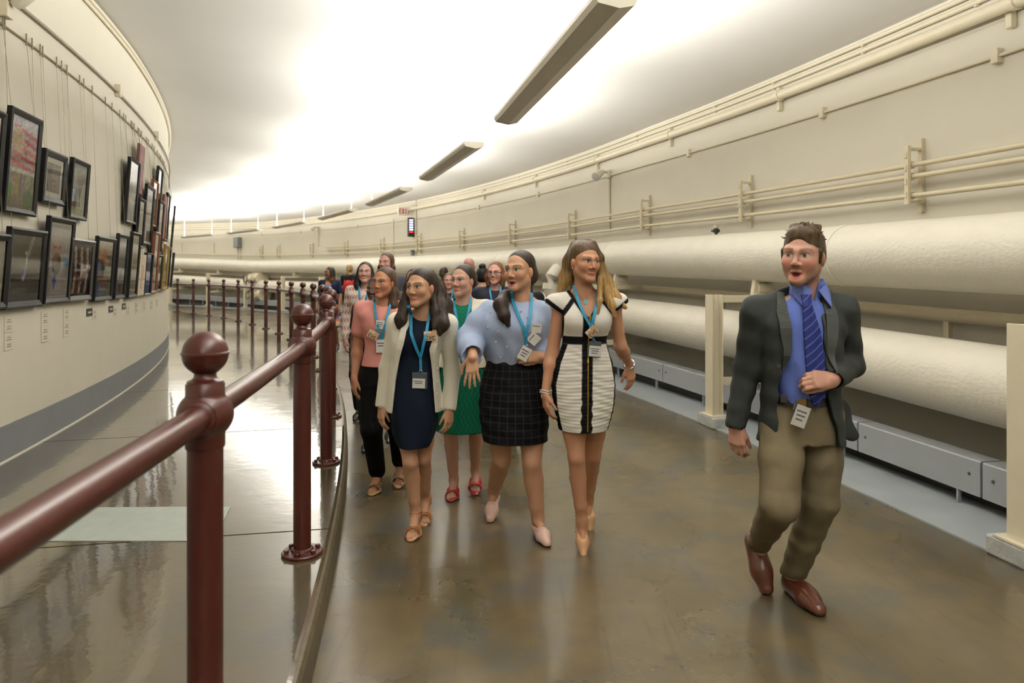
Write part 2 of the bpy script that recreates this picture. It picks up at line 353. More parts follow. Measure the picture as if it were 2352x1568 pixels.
# angle of the nearest fixture's far end, then equal pitch
LT_PITCH = 5.93
lt_first = math.degrees(math.atan2(6.64 - CC[1], -0.131 - CC[0])) - math.degrees(LT_L / 2 / R_LT)
nl = 0
for k in range(-3, 10):
    ph = lt_first + k * LT_PITCH
    if ph > 62: break
    z = LT_Z + rise(ph) * 0.45
    p = PT(R_LT, ph, z)
    e = empty('hanging_light', p, math.radians(ph))      # local y runs along the tunnel
    if k == 0: lab = 'biggest hanging uplight trough, brown underside, cut by the top edge'
    elif k < 0: lab = 'hanging uplight trough overhead behind the camera, %s' % ORD[-k].replace('second', 'first')
    else: lab = 'slim hanging uplight trough on rods, %s in the row from the camera' % ORD[k]
    tag(e, lab, 'ceiling light', 'hanging uplights in a row')
    L2, W2 = LT_L / 2, LT_W / 2
    prof = [(-W2, 0.075), (-W2, 0.05), (-W2 * 0.86, 0.02), (0.02, 0.0), (W2 * 0.9, 0.02), (W2, 0.05), (W2, 0.075), (W2 - 0.012, 0.075), (W2 - 0.012, 0.05), (0, 0.025), (-W2 + 0.012, 0.05), (-W2 + 0.012, 0.075)]
    n = len(prof)
    V = [(x, -L2, zz_) for x, zz_ in prof] + [(x, L2, zz_) for x, zz_ in prof]
    MB().add(V, [(i, (i + 1) % n, n + (i + 1) % n, n + i) for i in range(n)]).obj('housing', M_FIX, e)
    for s in (-1, 1):
        q = [(-W2 - 0.003, 0.08), (-W2 - 0.003, 0.05), (-W2 * 0.87, 0.018), (0.02, -0.003), (W2 * 0.91, 0.018), (W2 + 0.003, 0.05), (W2 + 0.003, 0.08)]
        V = [(x, s * L2, zz_) for x, zz_ in q] + [(x, s * (L2 + 0.012), zz_) for x, zz_ in q]; m_ = len(q)
        MB().add(V, [tuple(range(m_)), tuple(range(m_, 2 * m_))[::-1]] + [(i, m_ + i, m_ + (i + 1) % m_, (i + 1) % m_) for i in range(m_)]).obj('end_cap', M_FIXW, e)
        cz = ceil_z(R_LT, ph) - z
        yy = s * (L2 - 0.16)
        rd = MB().tube([(0, yy, 0.05), (0, yy, cz)], 0.006, 8).obj('rod', M_ROD, e, smooth=True)
        MB().lathe([(0.05, cz - 0.03), (0.05, cz - 0.012), (0.035, cz)], 14, (0, yy, 0)).obj('canopy', M_ROD, e, smooth=True)
    for s in (-1, 1):
        MB().tube([(s * 0.05, -L2 + 0.05, 0.062), (s * 0.05, L2 - 0.05, 0.062)], 0.012, 8).obj('tube', M_TUBE, e, smooth=True)
    MB().tube([(0, -L2 + 0.16, cz - 0.02), (0, -L2 - 0.45, cz - 0.02)], 0.008, 6).obj('feed_conduit', M_ROD, e, smooth=True)
    ld = bpy.data.lights.new('tube_light', 'AREA'); ld.shape = 'RECTANGLE'; ld.size = 0.16; ld.size_y = LT_L - 0.1
    ld.energy = LAMP_W; ld.color = LAMP_C
    lo_ = bpy.data.objects.new('tube_light', ld); COL.objects.link(lo_); lo_.parent = e
    lo_.location = (0, 0, 0.085); lo_.rotation_euler = (math.pi, 0, 0)
# ================================================================== right wall: lagged pipes, supports, conduits
M_DARK = mat('black_plastic', (28, 28, 28), 0.5)
M_GREYB = mat('grey_box_paint', (120, 124, 124), 0.45)
for nm, z, r, lab in (('upper_pipe', 1.68, 0.262, 'fat cream lagged pipe, the upper one, along the right wall'),
                      ('lower_pipe', 0.815, 0.262, 'fat cream lagged pipe, the lower one, behind the support posts')):
    ph_lo, ph_hi = -12.0, 64.0; o0 = PT(R_PIPE, ph_lo, z)
    e = tag(empty(nm, o0), lab, 'pipe', 'lagged pipes on the right')
    seg = 4.04 * 1.5; a = ph_lo; j = 0
    while a < ph_hi - 0.1:
        b = min(a + seg, ph_hi); n = 10
        pts = [v - o0 for v in arc_pts(R_PIPE, z, a + 0.012, b - 0.012, n)]
        rr = [r * (1 + 0.006 * math.sin(7 * i + j)) for i in range(n + 1)]
        MB().tube(pts, rr, 36).obj('lagging', M_PIPEW, e, smooth=True)
        MB().tube([v - o0 for v in arc_pts(R_PIPE, z, b - 0.045, b + 0.045, 2)], r + 0.006, 36).obj('lagging_band', M_PIPEW, e, smooth=True)
        a = b; j += 1
# small service pipe between the two, close to the wall
o0 = PT(46.74, -10, 1.2)
e = tag(empty('service_pipe', o0), 'thin cream service pipe on hangers behind the two fat pipes', 'pipe')
MB().tube([v - o0 for v in arc_pts(46.74, 1.21, -10, 62, 90)], 0.055, 14).obj('pipe_run', M_COND, e, smooth=True)
for k in range(18):
    ph = -6 + k * 4.04 + 1.3
    p = PT(46.74, ph, 1.21 + rise(ph)) - o0
    MB().box(p + Vector((0, 0, -0.11)), (0.04, 0.05, 0.13), Matrix.Rotation(math.radians(ph), 3, 'Z')).obj('hanger', M_COND, e)
    MB().tube([v - o0 for v in arc_pts(46.74, 1.21, ph - 0.9, ph - 0.8, 1)], 0.066, 14).obj('coupling', M_COND, e, smooth=True)
# support posts with arms and roller chairs
PIL0 = 9.56
npil = 0
for k in range(-4, 13):
    ph = PIL0 + 4.27 * k; rz = math.radians(ph); dz = rise(ph)
    e = empty('pipe_support', PT(R_PIL, ph, 0), rz)
    if k == 0: lab = 'cream steel pipe support post on a concrete block at the right edge'
    elif k == 1: lab = 'cream steel pipe support post just left of the man in the jacket'
    elif k < 0: lab = 'cream steel pipe support post behind the camera, %s back' % ORD[-k].replace('nearest', 'first')
    else: lab = 'cream steel pipe support post, %s from the camera' % ORD[k]
    tag(e, lab, 'support', 'pipe support posts')
    top = 1.285 + dz
    bl = MB().box((0.03, 0, 0.055), (0.26, 0.34, 0.11)).obj('plinth', mat('grey_plinth', (176, 178, 174), 0.6, var=0.2, vscale=10, bump=0.6, bscale=30), e, bevel=0.012)
    H = top - 0.11; zc = 0.11 + H / 2
    # steel channel: web plus two flanges
    MB().box((-0.056, 0, zc), (0.014, 0.14, H)).obj('flange_plate', M_CREAM, e, bevel=0.003)
    MB().box((0.056, 0, zc), (0.014, 0.14, H)).obj('flange_plate', M_CREAM, e, bevel=0.003)
    MB().box((0.0, 0.0, zc), (0.10, 0.014, H)).obj('web_plate', M_CREAM, e)
    MB().box((0.0, 0, 0.116), (0.2, 0.24, 0.012)).obj('base_plate', M_CREAM, e)
    for za, zp, nm in ((top - 0.045, 1.68 + dz, 'u'), (0.395 + dz, 0.815 + dz, 'l')):
        MB().box((0.53, 0, za), (0.92, 0.10, 0.07)).obj('arm', M_CREAM, e, bevel=0.004)
        x0 = R_PIPE - R_PIL; zt = za + 0.035; gap = zp - 0.262 - zt
        c = MB().box((x0, 0, zt + 0.012), (0.22, 0.11, 0.024)).obj('roller_chair', M_CREAM, e, bevel=0.004)
        for s in (-1, 1):
            V = [(x0 + s * 0.04, -0.03, zt), (x0 + s * 0.12, -0.03, zt), (x0 + s * 0.12, -0.03, zt + 0.04), (x0 + s * 0.085, -0.03, zt + gap + 0.10), (x0 + s * 0.06, -0.03, zt + gap + 0.04), (x0 + s * 0.04, -0.03, zt + 0.05)]
            V2 = [(x, 0.03, z_) for x, y, z_ in V]; q = len(V)
            MB().add(V + V2, [tuple(range(q)), tuple(range(q, 2 * q))[::-1]] + [(i, q + i, q + (i + 1) % q, (i + 1) % q) for i in range(q)]).obj('cheek', M_CREAM, c)
        MB().tube([(x0 - 0.07, 0, zt + max(gap * 0.5, 0.02)), (x0 + 0.07, 0, zt + max(gap * 0.5, 0.02))], max(gap * 0.45, 0.015), 12).obj('roller', M_CREAM, c, smooth=True)
# grey cable trough panels along the floor
M_PANEL = mat('grey_panel_paint', (146, 149, 151), 0.42, var=0.05, vscale=4)
M_SLOT = mat('dark_gap_steel', (52, 50, 46), 0.7)
o0 = PT(R_PANEL, 0, 0)
tr = tag(empty('cable_trough', o0), 'long low grey metal trough of bolted panels at the foot of the right wall', 'trough')
j1, d1 = px_hit(2254, R_PANEL); j0, d0 = px_hit(1970, R_PANEL); PL = abs(j0 - j1)
ph = j1 - PL * 6
while ph < 62:
    a, b = ph + 0.012, ph + PL - 0.012
    o = put('panel', sweep([(R_PANEL, 0.10), (R_PANEL, 0.325), (R_PANEL + 0.008, 0.333), (R_PANEL + 0.16, 0.333), (R_PANEL + 0.16, 0.10)], a, b, 6, closed=True, zfun=lambda p: rise(p) * 0.5), M_PANEL, tr)
    o.location = -o0
    for s, q in ((1, a), (-1, b)):
        pc = PT(R_PANEL - 0.003, q + s * 0.10, 0.235 + rise(q) * .5) - o0
        MB().lathe([(0.009, 0), (0.009, 0.006), (0.005, 0.009)], 8, pc, Matrix.Rotation(math.radians(q), 3, 'Z') @ Matrix.Rotation(math.radians(-90), 3, 'Y')).obj('screw', M_SLOT, o).location = o0
    pc = PT(R_PANEL + 0.02, a + PL * 0.16, 0.055) - o0
    MB().box(pc, (0.03, 0.012, 0.11 + rise(a)), Matrix.Rotation(math.radians(a), 3, 'Z')).obj('foot', M_STRIP, tr)
    ph += PL
put('back_plate', sweep([(R_PANEL + 0.15, 0.012), (R_PANEL + 0.15, 0.30)], -12, 62, 90), M_SLOT, tr).location = -o0

# conduits on strut brackets
R_CON = R_WR - 0.13
CON_Z = [2.43, 2.335, 2.175]
for z, nm in zip(CON_Z, ('top', 'middle', 'bottom')):
    o0 = PT(R_CON, 0, z)
    hi = {'top': 41.5, 'middle': 41.5, 'bottom': 62}[nm]
    o = MB().tube([v - o0 for v in arc_pts(R_CON, z, -10, hi, 80)], 0.021, 12).obj('conduit', M_COND, smooth=True); o.location = o0
    tag(o, 'thin cream conduit across the right wall, %s of the three on strut brackets' % nm, 'conduit', 'three bracketed conduits')
BR_PX = [2090, 1706, 1477, 1309, 1173, 1057, 959, 875, 792, 713, 637, 598]
BR = [px_hit(px, R_CON)[0] for px in BR_PX]
extra = [BR[0] - (BR[1] - BR[0]) * k for k in (1, 2)]
for i, ph in enumerate(extra[::-1] + BR):
    e = empty('strut_bracket', PT(R_WR, ph, 2.35 + rise(ph)), math.radians(ph))
    j = i - len(extra)
    lab = 'cream slotted strut bracket behind the camera, %s' % ('nearer' if j == -1 else 'farther') if j < 0 else (
        'big cream slotted strut bracket holding three conduits above the man in the jacket' if j == 0 else 'cream slotted strut bracket holding the conduits, %s from the right' % ORD[j])
    tag(e, lab, 'bracket', 'strut brackets on the right wall')
    MB().box((-0.018, 0, 0.0), (0.036, 0.042, 0.62)).obj('wall_channel', M_COND, e, bevel=0.004)
    fr = MB().box((-0.172, -0.02, -0.005), (0.030, 0.045, 0.49)).obj('front_channel', M_COND, e, bevel=0.004)
    for zz_ in (0.215, -0.225):
        MB().box((-0.095, -0.01, zz_), (0.16, 0.035, 0.022)).obj('spacer', M_COND, e)
    for z in CON_Z:
        MB().tube([(-0.13, -0.03, z - 2.35), (-0.13, 0.03, z - 2.35)], 0.033, 10).obj('clamp', M_COND, e, smooth=True)
    for q in range(4):
        MB().box((-0.190, -0.02, 0.16 - q * 0.11), (0.008, 0.024, 0.05)).obj('slot_lip', M_COND, fr, bevel=0.002)
# pipes near the ceiling
for R_, z, r, lab, nm in ((R_WR - 0.10, 3.455, 0.052, 'thick cream pipe on short brackets high on the right wall', 'high_pipe'),
                      (R_WR - 0.035, 3.665, 0.020, 'thin cream conduit tucked right under the ceiling', 'ceiling_conduit'),
                      (R_WR - 0.035, 3.595, 0.020, 'thin cream conduit second below the ceiling on the right wall', 'ceiling_conduit'),
                      (R_WR - 0.022, 3.14, 0.013, 'lone slim cream conduit with small junction boxes on the right wall', 'wall_conduit')):
    o0 = PT(R_, 0, z)
    e = tag(empty(nm, o0), lab, 'conduit' if r < 0.04 else 'pipe')
    MB().tube([v - o0 for v in arc_pts(R_, z, -10, 62, 110)], r, 12).obj('pipe_run', M_CREAM, e, smooth=True)
    if nm == 'high_pipe':
        for px in (2303, 1778, 1531, 1364, 1224, 1106):
            ph = px_hit(px, R_)[0]; p = PT(R_WR - 0.03, ph, z + rise(ph)) - o0
            MB().box(p + Vector((0, 0, -0.02)), (0.05, 0.05, 0.26), Matrix.Rotation(math.radians(ph), 3, 'Z')).obj('bracket', M_CREAM, e, bevel=0.004)
            MB().tube([v - o0 for v in arc_pts(R_, z, ph - 0.15, ph - 0.10, 1)], r + 0.012, 12).obj('coupling', M_CREAM, e, smooth=True)
    elif nm == 'wall_conduit':
        for px in (2290, 1890, 1583, 1236, 1100, 820, 690, 600):
            ph = px_hit(px, R_)[0]; p = PT(R_, ph, z + rise(ph)) - o0
            MB().box(p, (0.06, 0.06, 0.11), Matrix.Rotation(math.radians(ph), 3, 'Z')).obj('junction_box', M_CREAM, e, bevel=0.006)
    else:
        for px in (2240, 1980, 1775, 1640, 1460, 1300, 1190):
            ph = px_hit(px, R_)[0]; p = PT(R_WR - 0.02, ph, z + rise(ph)) - o0
            MB().box(p, (0.04, 0.03, 0.055), Matrix.Rotation(math.radians(ph), 3, 'Z')).obj('strap', M_CREAM, e, bevel=0.004)
# wall spotlights
def on_wall(px, py, off=0.0):
    ph, d = px_hit(px, R_WR - off); return ph, PT(R_WR - off, ph, z_of(py, d))
M_SPOT = mat('spotlight_white', (222, 216, 196), 0.35); M_LENS = mat('spotlight_lens', (190, 190, 186), 0.15, spec=0.8)
for px, py, drop, lab in ((1402, 400, 1.0, 'cream wall spotlight above the blonde woman, pointing down left'), (732, 524, 0.75, 'small distant cream wall spotlight above the railing')):
    ph, p = on_wall(px, py)
    e = tag(empty('wall_spotlight', p, math.radians(ph)), lab, 'spotlight', 'wall spotlights')
    MB().box((-0.03, 0, 0.0), (0.06, 0.12, 0.14)).obj('junction_box', M_SPOT, e, bevel=0.01)
    MB().tube([(-0.02, 0, -0.07), (-0.02, 0, -drop)], 0.016, 10).obj('conduit_drop', M_COND, e, smooth=True)
    MB().tube([(-0.06, 0, 0.03), (-0.13, 0.0, 0.04)], 0.022, 10).obj('swivel', M_SPOT, e, smooth=True)
    M = Matrix.Rotation(math.radians(24), 3, 'Z') @ Matrix.Rotation(math.radians(-118), 3, 'Y')
    lh = MB().lathe([(0.03, -0.02), (0.045, 0.02), (0.055, 0.09), (0.082, 0.20), (0.082, 0.22)], 20, (-0.15, 0, 0.03), M).obj('lamp_head', M_SPOT, e, smooth=True)
    MB().lathe([(0.072, 0.221), (0.05, 0.226), (0.01, 0.229)], 20, (-0.15, 0, 0.03), M).obj('lens', M_LENS, lh, smooth=True)
# exit sign, standing out from the wall and facing down the tunnel
ph, p = on_wall(945, 486, 0.0)
e = tag(empty('exit_sign', p, math.radians(ph)), 'white EXIT sign with red letters high on the right wall', 'sign')
MB().box((-0.26, 0, 0), (0.42, 0.07, 0.26)).obj('sign_box', mat('exit_white', (240, 236, 226), 0.4), e, bevel=0.008)
MB().box((-0.03, 0, 0), (0.06, 0.05, 0.10)).obj('sign_mount', M_CREAM, e)
M_EXIT = mat('exit_red', (196, 42, 44), 0.4)
for i, ch in enumerate('EXIT'):
    mb = MB(); cx_ = -0.26 + (-0.138 + i * 0.094); W_, H_ = 0.064, 0.16
    def bar(bx, bz, w_, h_, rot=0): mb.box((cx_ + bx, -0.039, bz), (w_, 0.008, h_), Matrix.Rotation(rot, 3, 'Y'))
    if ch == 'E':
        bar(-W_ / 2 + .01, 0, .022, H_)
        for q in (-1, 0, 1): bar(0, q * (H_ / 2 - .011), W_, .022)
    elif ch == 'X':
        bar(0, 0, .022, H_ * 1.06, 0.36); bar(0, 0, .022, H_ * 1.06, -0.36)
    elif ch == 'I': bar(0, 0, .024, H_)
    else:
        bar(0, 0, .022, H_); bar(0, H_ / 2 - .011, W_ * 1.1, .022)
    tag(mb.obj('letter', M_EXIT, e), 'red letter %s' % ch)
# signal light bar below it, small grey box, riser conduit
ph, p = on_wall(951, 522)
e = tag(empty('signal_panel', p, math.radians(ph)), 'narrow black signal panel with white and red lamp bars under the exit sign', 'signal')
MB().box((-0.11, 0, 0), (0.20, 0.10, 0.60)).obj('panel_case', M_DARK, e, bevel=0.01)
for q in range(7):
    m = mat('signal_white', (205, 215, 255), 0.4, emit=(205, 215, 255), estr=1.3) if q < 5 else mat('signal_red', (220, 40, 40), 0.4, emit=(230, 40, 40), estr=1.0)
    if q == 6: continue
    MB().box((-0.12, -0.054, 0.22 - q * 0.075), (0.13, 0.012, 0.045)).obj('lamp_bar', m, e, bevel=0.004)
ph, p = on_wall(950, 579)
o = MB().box((-0.04, 0, 0), (0.08, 0.14, 0.20)).obj('switch_box', M_GREYB, bevel=0.008); o.location = p; o.rotation_euler = (0, 0, math.radians(ph))
tag(o, 'small dark grey box on the right wall below the signal panel', 'box')
ph, p = on_wall(957, 520)
e = tag(empty('riser_conduit', p, math.radians(ph)), 'vertical cream conduit rising beside the exit sign', 'conduit')
MB().tube([(-0.03, 0, -1.0), (-0.03, 0, 1.0)], 0.02, 10).obj('pipe_run', M_COND, e, smooth=True)
for q in (-0.7, -0.1, 0.55): MB().box((-0.02, 0, q), (0.04, 0.08, 0.04)).obj('strap', M_COND, e, bevel=0.004)
ph, p = on_wall(905, 555)
o = MB().tube([(-0.02, 0, -0.9), (-0.02, 0, 0.75)], 0.012, 8).obj('slim_riser', M_COND, smooth=True); o.location = p; o.rotation_euler = (0, 0, math.radians(ph))
tag(o, 'slim vertical conduit left of the exit sign', 'conduit')
# grey electrical box far left with its conduits
ph, p = on_wall(550, 557)
e = tag(empty('electrical_box', p, math.radians(ph)), 'grey electrical box on the far wall at the left', 'box')
MB().box((-0.10, 0, 0), (0.20, 0.42, 0.50)).obj('box_body', M_GREYB, e, bevel=0.012)
MB().box((-0.207, 0, 0), (0.014, 0.38, 0.46)).obj('box_door', mat('grey_door', (140, 144, 143), 0.4), e, bevel=0.004)
for q in (-0.12, 0.12): MB().tube([(-0.05, q, -0.25), (-0.05, q, -0.85)], 0.022, 8).obj('pipe_drop', M_COND, e, smooth=True)
# sprinkler-like black valve device above the upper pipe
ph, p = on_wall(1645, 524, 0.14)
e = tag(empty('wall_sensor', p, math.radians(ph)), 'small black sensor hanging from the lowest conduit above the upper pipe', 'sensor')
MB().box((0, 0, 0.02), (0.05, 0.05, 0.04)).obj('mount', M_CREAM, e, bevel=0.004)
MB().lathe([(0.012, -0.10), (0.02, -0.085), (0.02, -0.06), (0.042, -0.05), (0.045, -0.02), (0.02, 0.0)], 14, (0, 0, 0)).obj('sensor_body', M_DARK, e, smooth=True)
MB().tube([(0, 0, -0.035), (-0.02, 0.07, -0.03)], 0.014, 8).obj('arm', M_DARK, e, smooth=True)
# flat slotted plates on the far wall at the left
for px, t in ((418, 'leftmost'), (492, 'right-hand')):
    ph, p = on_wall(px, 570)
    o = MB().box((-0.02, 0, 0), (0.04, 0.10, 0.52)).obj('mounting_strip', M_COND, bevel=0.005); o.location = p; o.rotation_euler = (0, 0, math.radians(ph))
    tag(o, 'upright beige mounting strip on the far wall, %s of two' % t, 'strip', 'mounting strips on the far wall')
# flanged valves on the far pipes
def valve(px, zc, big, lab):
    ph = px_hit(px, R_PIPE - 0.1)[0]; dz = rise(ph)
    e = tag(empty('pipe_valve', PT(R_PIPE, ph, zc + dz), math.radians(ph)), lab, 'valve', 'flanged valves on the far pipes')
    MX = Matrix.Rotation(math.radians(90), 3, 'X')
    MB().lathe([(0.30, -0.30), (0.30, -0.22), (0.22, -0.2), (0.30, 0.0), (0.22, 0.2), (0.30, 0.22), (0.30, 0.30)], 22, (0, 0, 0), MX).obj('valve_body', M_CREAM, e, smooth=True)
    MY = Matrix.Rotation(math.radians(-90), 3, 'Y')
    MB().lathe([(0.14, 0.2), (0.15, 0.38), (0.22, 0.39), (0.22, 0.44), (0.10, 0.45), (0.07, 0.6)], 18, (0, 0, 0), MY).obj('bonnet', M_CREAM, e, smooth=True)
    mb = MB()
    n = 20; pts = [(-0.64, 0.17 * math.cos(2 * math.pi * q / n), 0.17 * math.sin(2 * math.pi * q / n)) for q in range(n + 1)]
    mb.tube(pts, 0.018, 8, caps=False).obj('hand_wheel', M_DARK, e, smooth=True)
valve(590, 1.14, 1, 'white flanged valve with dark hand wheel between the far pipes, upper')
valve(596, 0.42, 1, 'white flanged valve with dark hand wheel low on the far pipes, lower')
# sloping branch pipe behind the blonde woman's shoulder
ph = px_hit(1270, R_PIPE - 0.35)[0]
e = tag(empty('branch_pipe', PT(R_PIPE - 0.35, ph, 1.2), math.radians(ph)), 'lagged white branch pipe bending down beside the blonde woman', 'pipe')
MB().tube([(0.25, 0.1, 0.45), (0.1, 0.05, 0.42), (-0.02, 0.0, 0.30), (-0.06, -0.02, 0.1), (0.02, -0.02, -0.15), (0.2, 0, -0.3)], 0.125, 18).obj('bend', M_PIPEW, e, smooth=True)
MB().tube([(-0.05, -0.015, 0.18), (-0.065, -0.02, 0.08)], 0.140, 18).obj('band', M_PIPEW, e, smooth=True)
# ================================================================== left wall: picture rail, wires, framed pictures, captions
M_WIRE = mat('steel_wire', (120, 112, 92), 0.35, metal=0.6)
M_RAILD = mat('picture_rail_brown', (130, 118, 92), 0.4, metal=0.3)
M_BLACKF = mat('black_frame', (16, 15, 14), 0.5, var=0.15, vscale=20, spec=0.25)
M_GREYF = mat('charcoal_frame', (48, 46, 44), 0.4)
M_BROWNF = mat('brown_frame', (116, 62, 36), 0.4, var=0.2, vscale=30, stretch=(1, 1, 0.2))
M_GOLDF = mat('olive_gold_frame', (150, 120, 40), 0.4, metal=0.3)
M_MAT = mat('picture_mount', (226, 222, 208), 0.8)
M_PRINT = mat('print_ink', (255, 255, 255), 0.6, attr='Col')
def glass_mat():
    m = bpy.data.materials.new('picture_glass'); m.use_nodes = True; nt = m.node_tree; nt.nodes.remove(nt.nodes['Principled BSDF'])
    out = nt.nodes['Material Output']; t = nt.nodes.new('ShaderNodeBsdfTransparent'); g = nt.nodes.new('ShaderNodeBsdfGlossy'); g.inputs['Roughness'].default_value = 0.03
    fr = nt.nodes.new('ShaderNodeFresnel'); fr.inputs['IOR'].default_value = 1.5; mx = nt.nodes.new('ShaderNodeMixShader')
    nt.links.new(fr.outputs[0], mx.inputs[0]); nt.links.new(t.outputs[0], mx.inputs[1]); nt.links.new(g.outputs[0], mx.inputs[2]); nt.links.new(mx.outputs[0], out.inputs[0])
    return m
M_GLASS = glass_mat()
RAIL_Z = 3.40
o0 = PT(R_WL + 0.012, 0, RAIL_Z)
o = MB().tube([v - o0 for v in arc_pts(R_WL + 0.012, RAIL_Z, -8, 40, 110, None)], 0.008, 6).obj('picture_rail', M_RAILD, smooth=True); o.location = o0
tag(o, 'thin dark picture hanging rail along the left wall', 'rail')
o0 = PT(R_WL + 0.025, 0, 3.63)
e = tag(empty('left_conduit', o0), 'thin dark conduit above the picture rail on the left wall', 'conduit')
MB().tube([v - o0 for v in arc_pts(R_WL + 0.025, 3.63, 8.5, 40, 90, None)], 0.013, 8).obj('pipe_run', M_RAILD, e, smooth=True)
for px in (265, 355):
    ph = px_hit(px, R_WL)[0]
    MB().box(PT(R_WL + 0.03, ph, 3.65) - o0, (0.06, 0.06, 0.14), Matrix.Rotation(math.radians(ph), 3, 'Z')).obj('junction_box', M_CREAM, e, bevel=0.006)
for dz_, r_, t in ((0.045, 0.022, 'upper'), (0.10, 0.016, 'lower')):
    def cz(ph): return rise(ph)
    o0 = PT(R_WL + 0.03, 0, 4.25 - dz_)
    o = MB().tube([v - o0 for v in arc_pts(R_WL + 0.03, 4.25 - dz_, -8, 40, 100)], r_, 8).obj('cornice_conduit', M_CREAM, smooth=True); o.location = o0
    tag(o, 'cream conduit following the top of the left wall, %s of two' % t, 'conduit', 'conduits at the top of the left wall')
# lamp clipped by the top left corner
ph, d = px_hit(4, R_WL)
e = tag(empty('corner_lamp', PT(R_WL, ph, z_of(22, d)), math.radians(ph)), 'small cream spotlight at the top left corner of the picture', 'spotlight')
MB().box((0.03, 0, 0), (0.06, 0.10, 0.12)).obj('junction_box', M_CREAM, e, bevel=0.008)
MB().lathe([(0.03, 0), (0.05, 0.04), (0.065, 0.14), (0.062, 0.15)], 16, (0.08, 0, 0.03), Matrix.Rotation(math.radians(40), 3, 'Y')).obj('lamp_head', M_SPOT, e, smooth=True)

class Ink:
    """paints a small grid of colours for one print"""
    def __init__(s, base, nx=36, nz=48):
        s.nx, s.nz = nx, nz
        s.U, s.Vv = np.meshgrid(np.linspace(0, 1, nx), np.linspace(0, 1, nz)); s.c = np.zeros((nz, nx, 3)); s.c[:] = np.array(base) / 255.
    def m(s, k, rgb, a=1.0):
        k = np.clip(k, 0, 1)[..., None] * a; s.c = s.c * (1 - k) + np.array(rgb) / 255. * k; return s
    def rect(s, u0, v0, u1, v1, rgb, a=1): return s.m(((s.U >= u0) & (s.U <= u1) & (s.Vv >= v0) & (s.Vv <= v1)) * 1.0, rgb, a)
    def ell(s, u, v, a_, b_, rgb, a=1): return s.m((((s.U - u) / a_) ** 2 + ((s.Vv - v) / b_) ** 2 < 1) * 1.0, rgb, a)
    def noise(s, k, sc=1):
        n = rng.normal(0, k, (s.nz // sc + 1, s.nx // sc + 1, 1)); n = np.repeat(np.repeat(n, sc, 0), sc, 1)[:s.nz, :s.nx]; s.c = np.clip(s.c * (1 + n), 0, 1); return s
    def grad(s, top, bot, a=1.0):
        k = s.Vv[..., None]; g = np.array(top) / 255. * k + np.array(bot) / 255. * (1 - k); s.c = s.c * (1 - a) + g * a; return s
    def mesh(s, w, h, y):
        xs = np.linspace(-w / 2, w / 2, s.nx); zs = np.linspace(-h / 2, h / 2, s.nz); X, Z = np.meshgrid(xs, zs)
        V = np.stack([X.ravel(), np.full(X.size, y), Z.ravel()], 1)
        i = np.arange(s.nx * s.nz).reshape(s.nz, s.nx)
        Q = np.stack([i[:-1, :-1].ravel(), i[:-1, 1:].ravel(), i[1:, 1:].ravel(), i[1:, :-1].ravel()], 1)
        c = s.c.reshape(-1, 3); cl = np.where(c <= 0.04045, c / 12.92, ((c + 0.055) / 1.055) ** 2.4)
        return mesh_np('print', V, Q, False, cl)
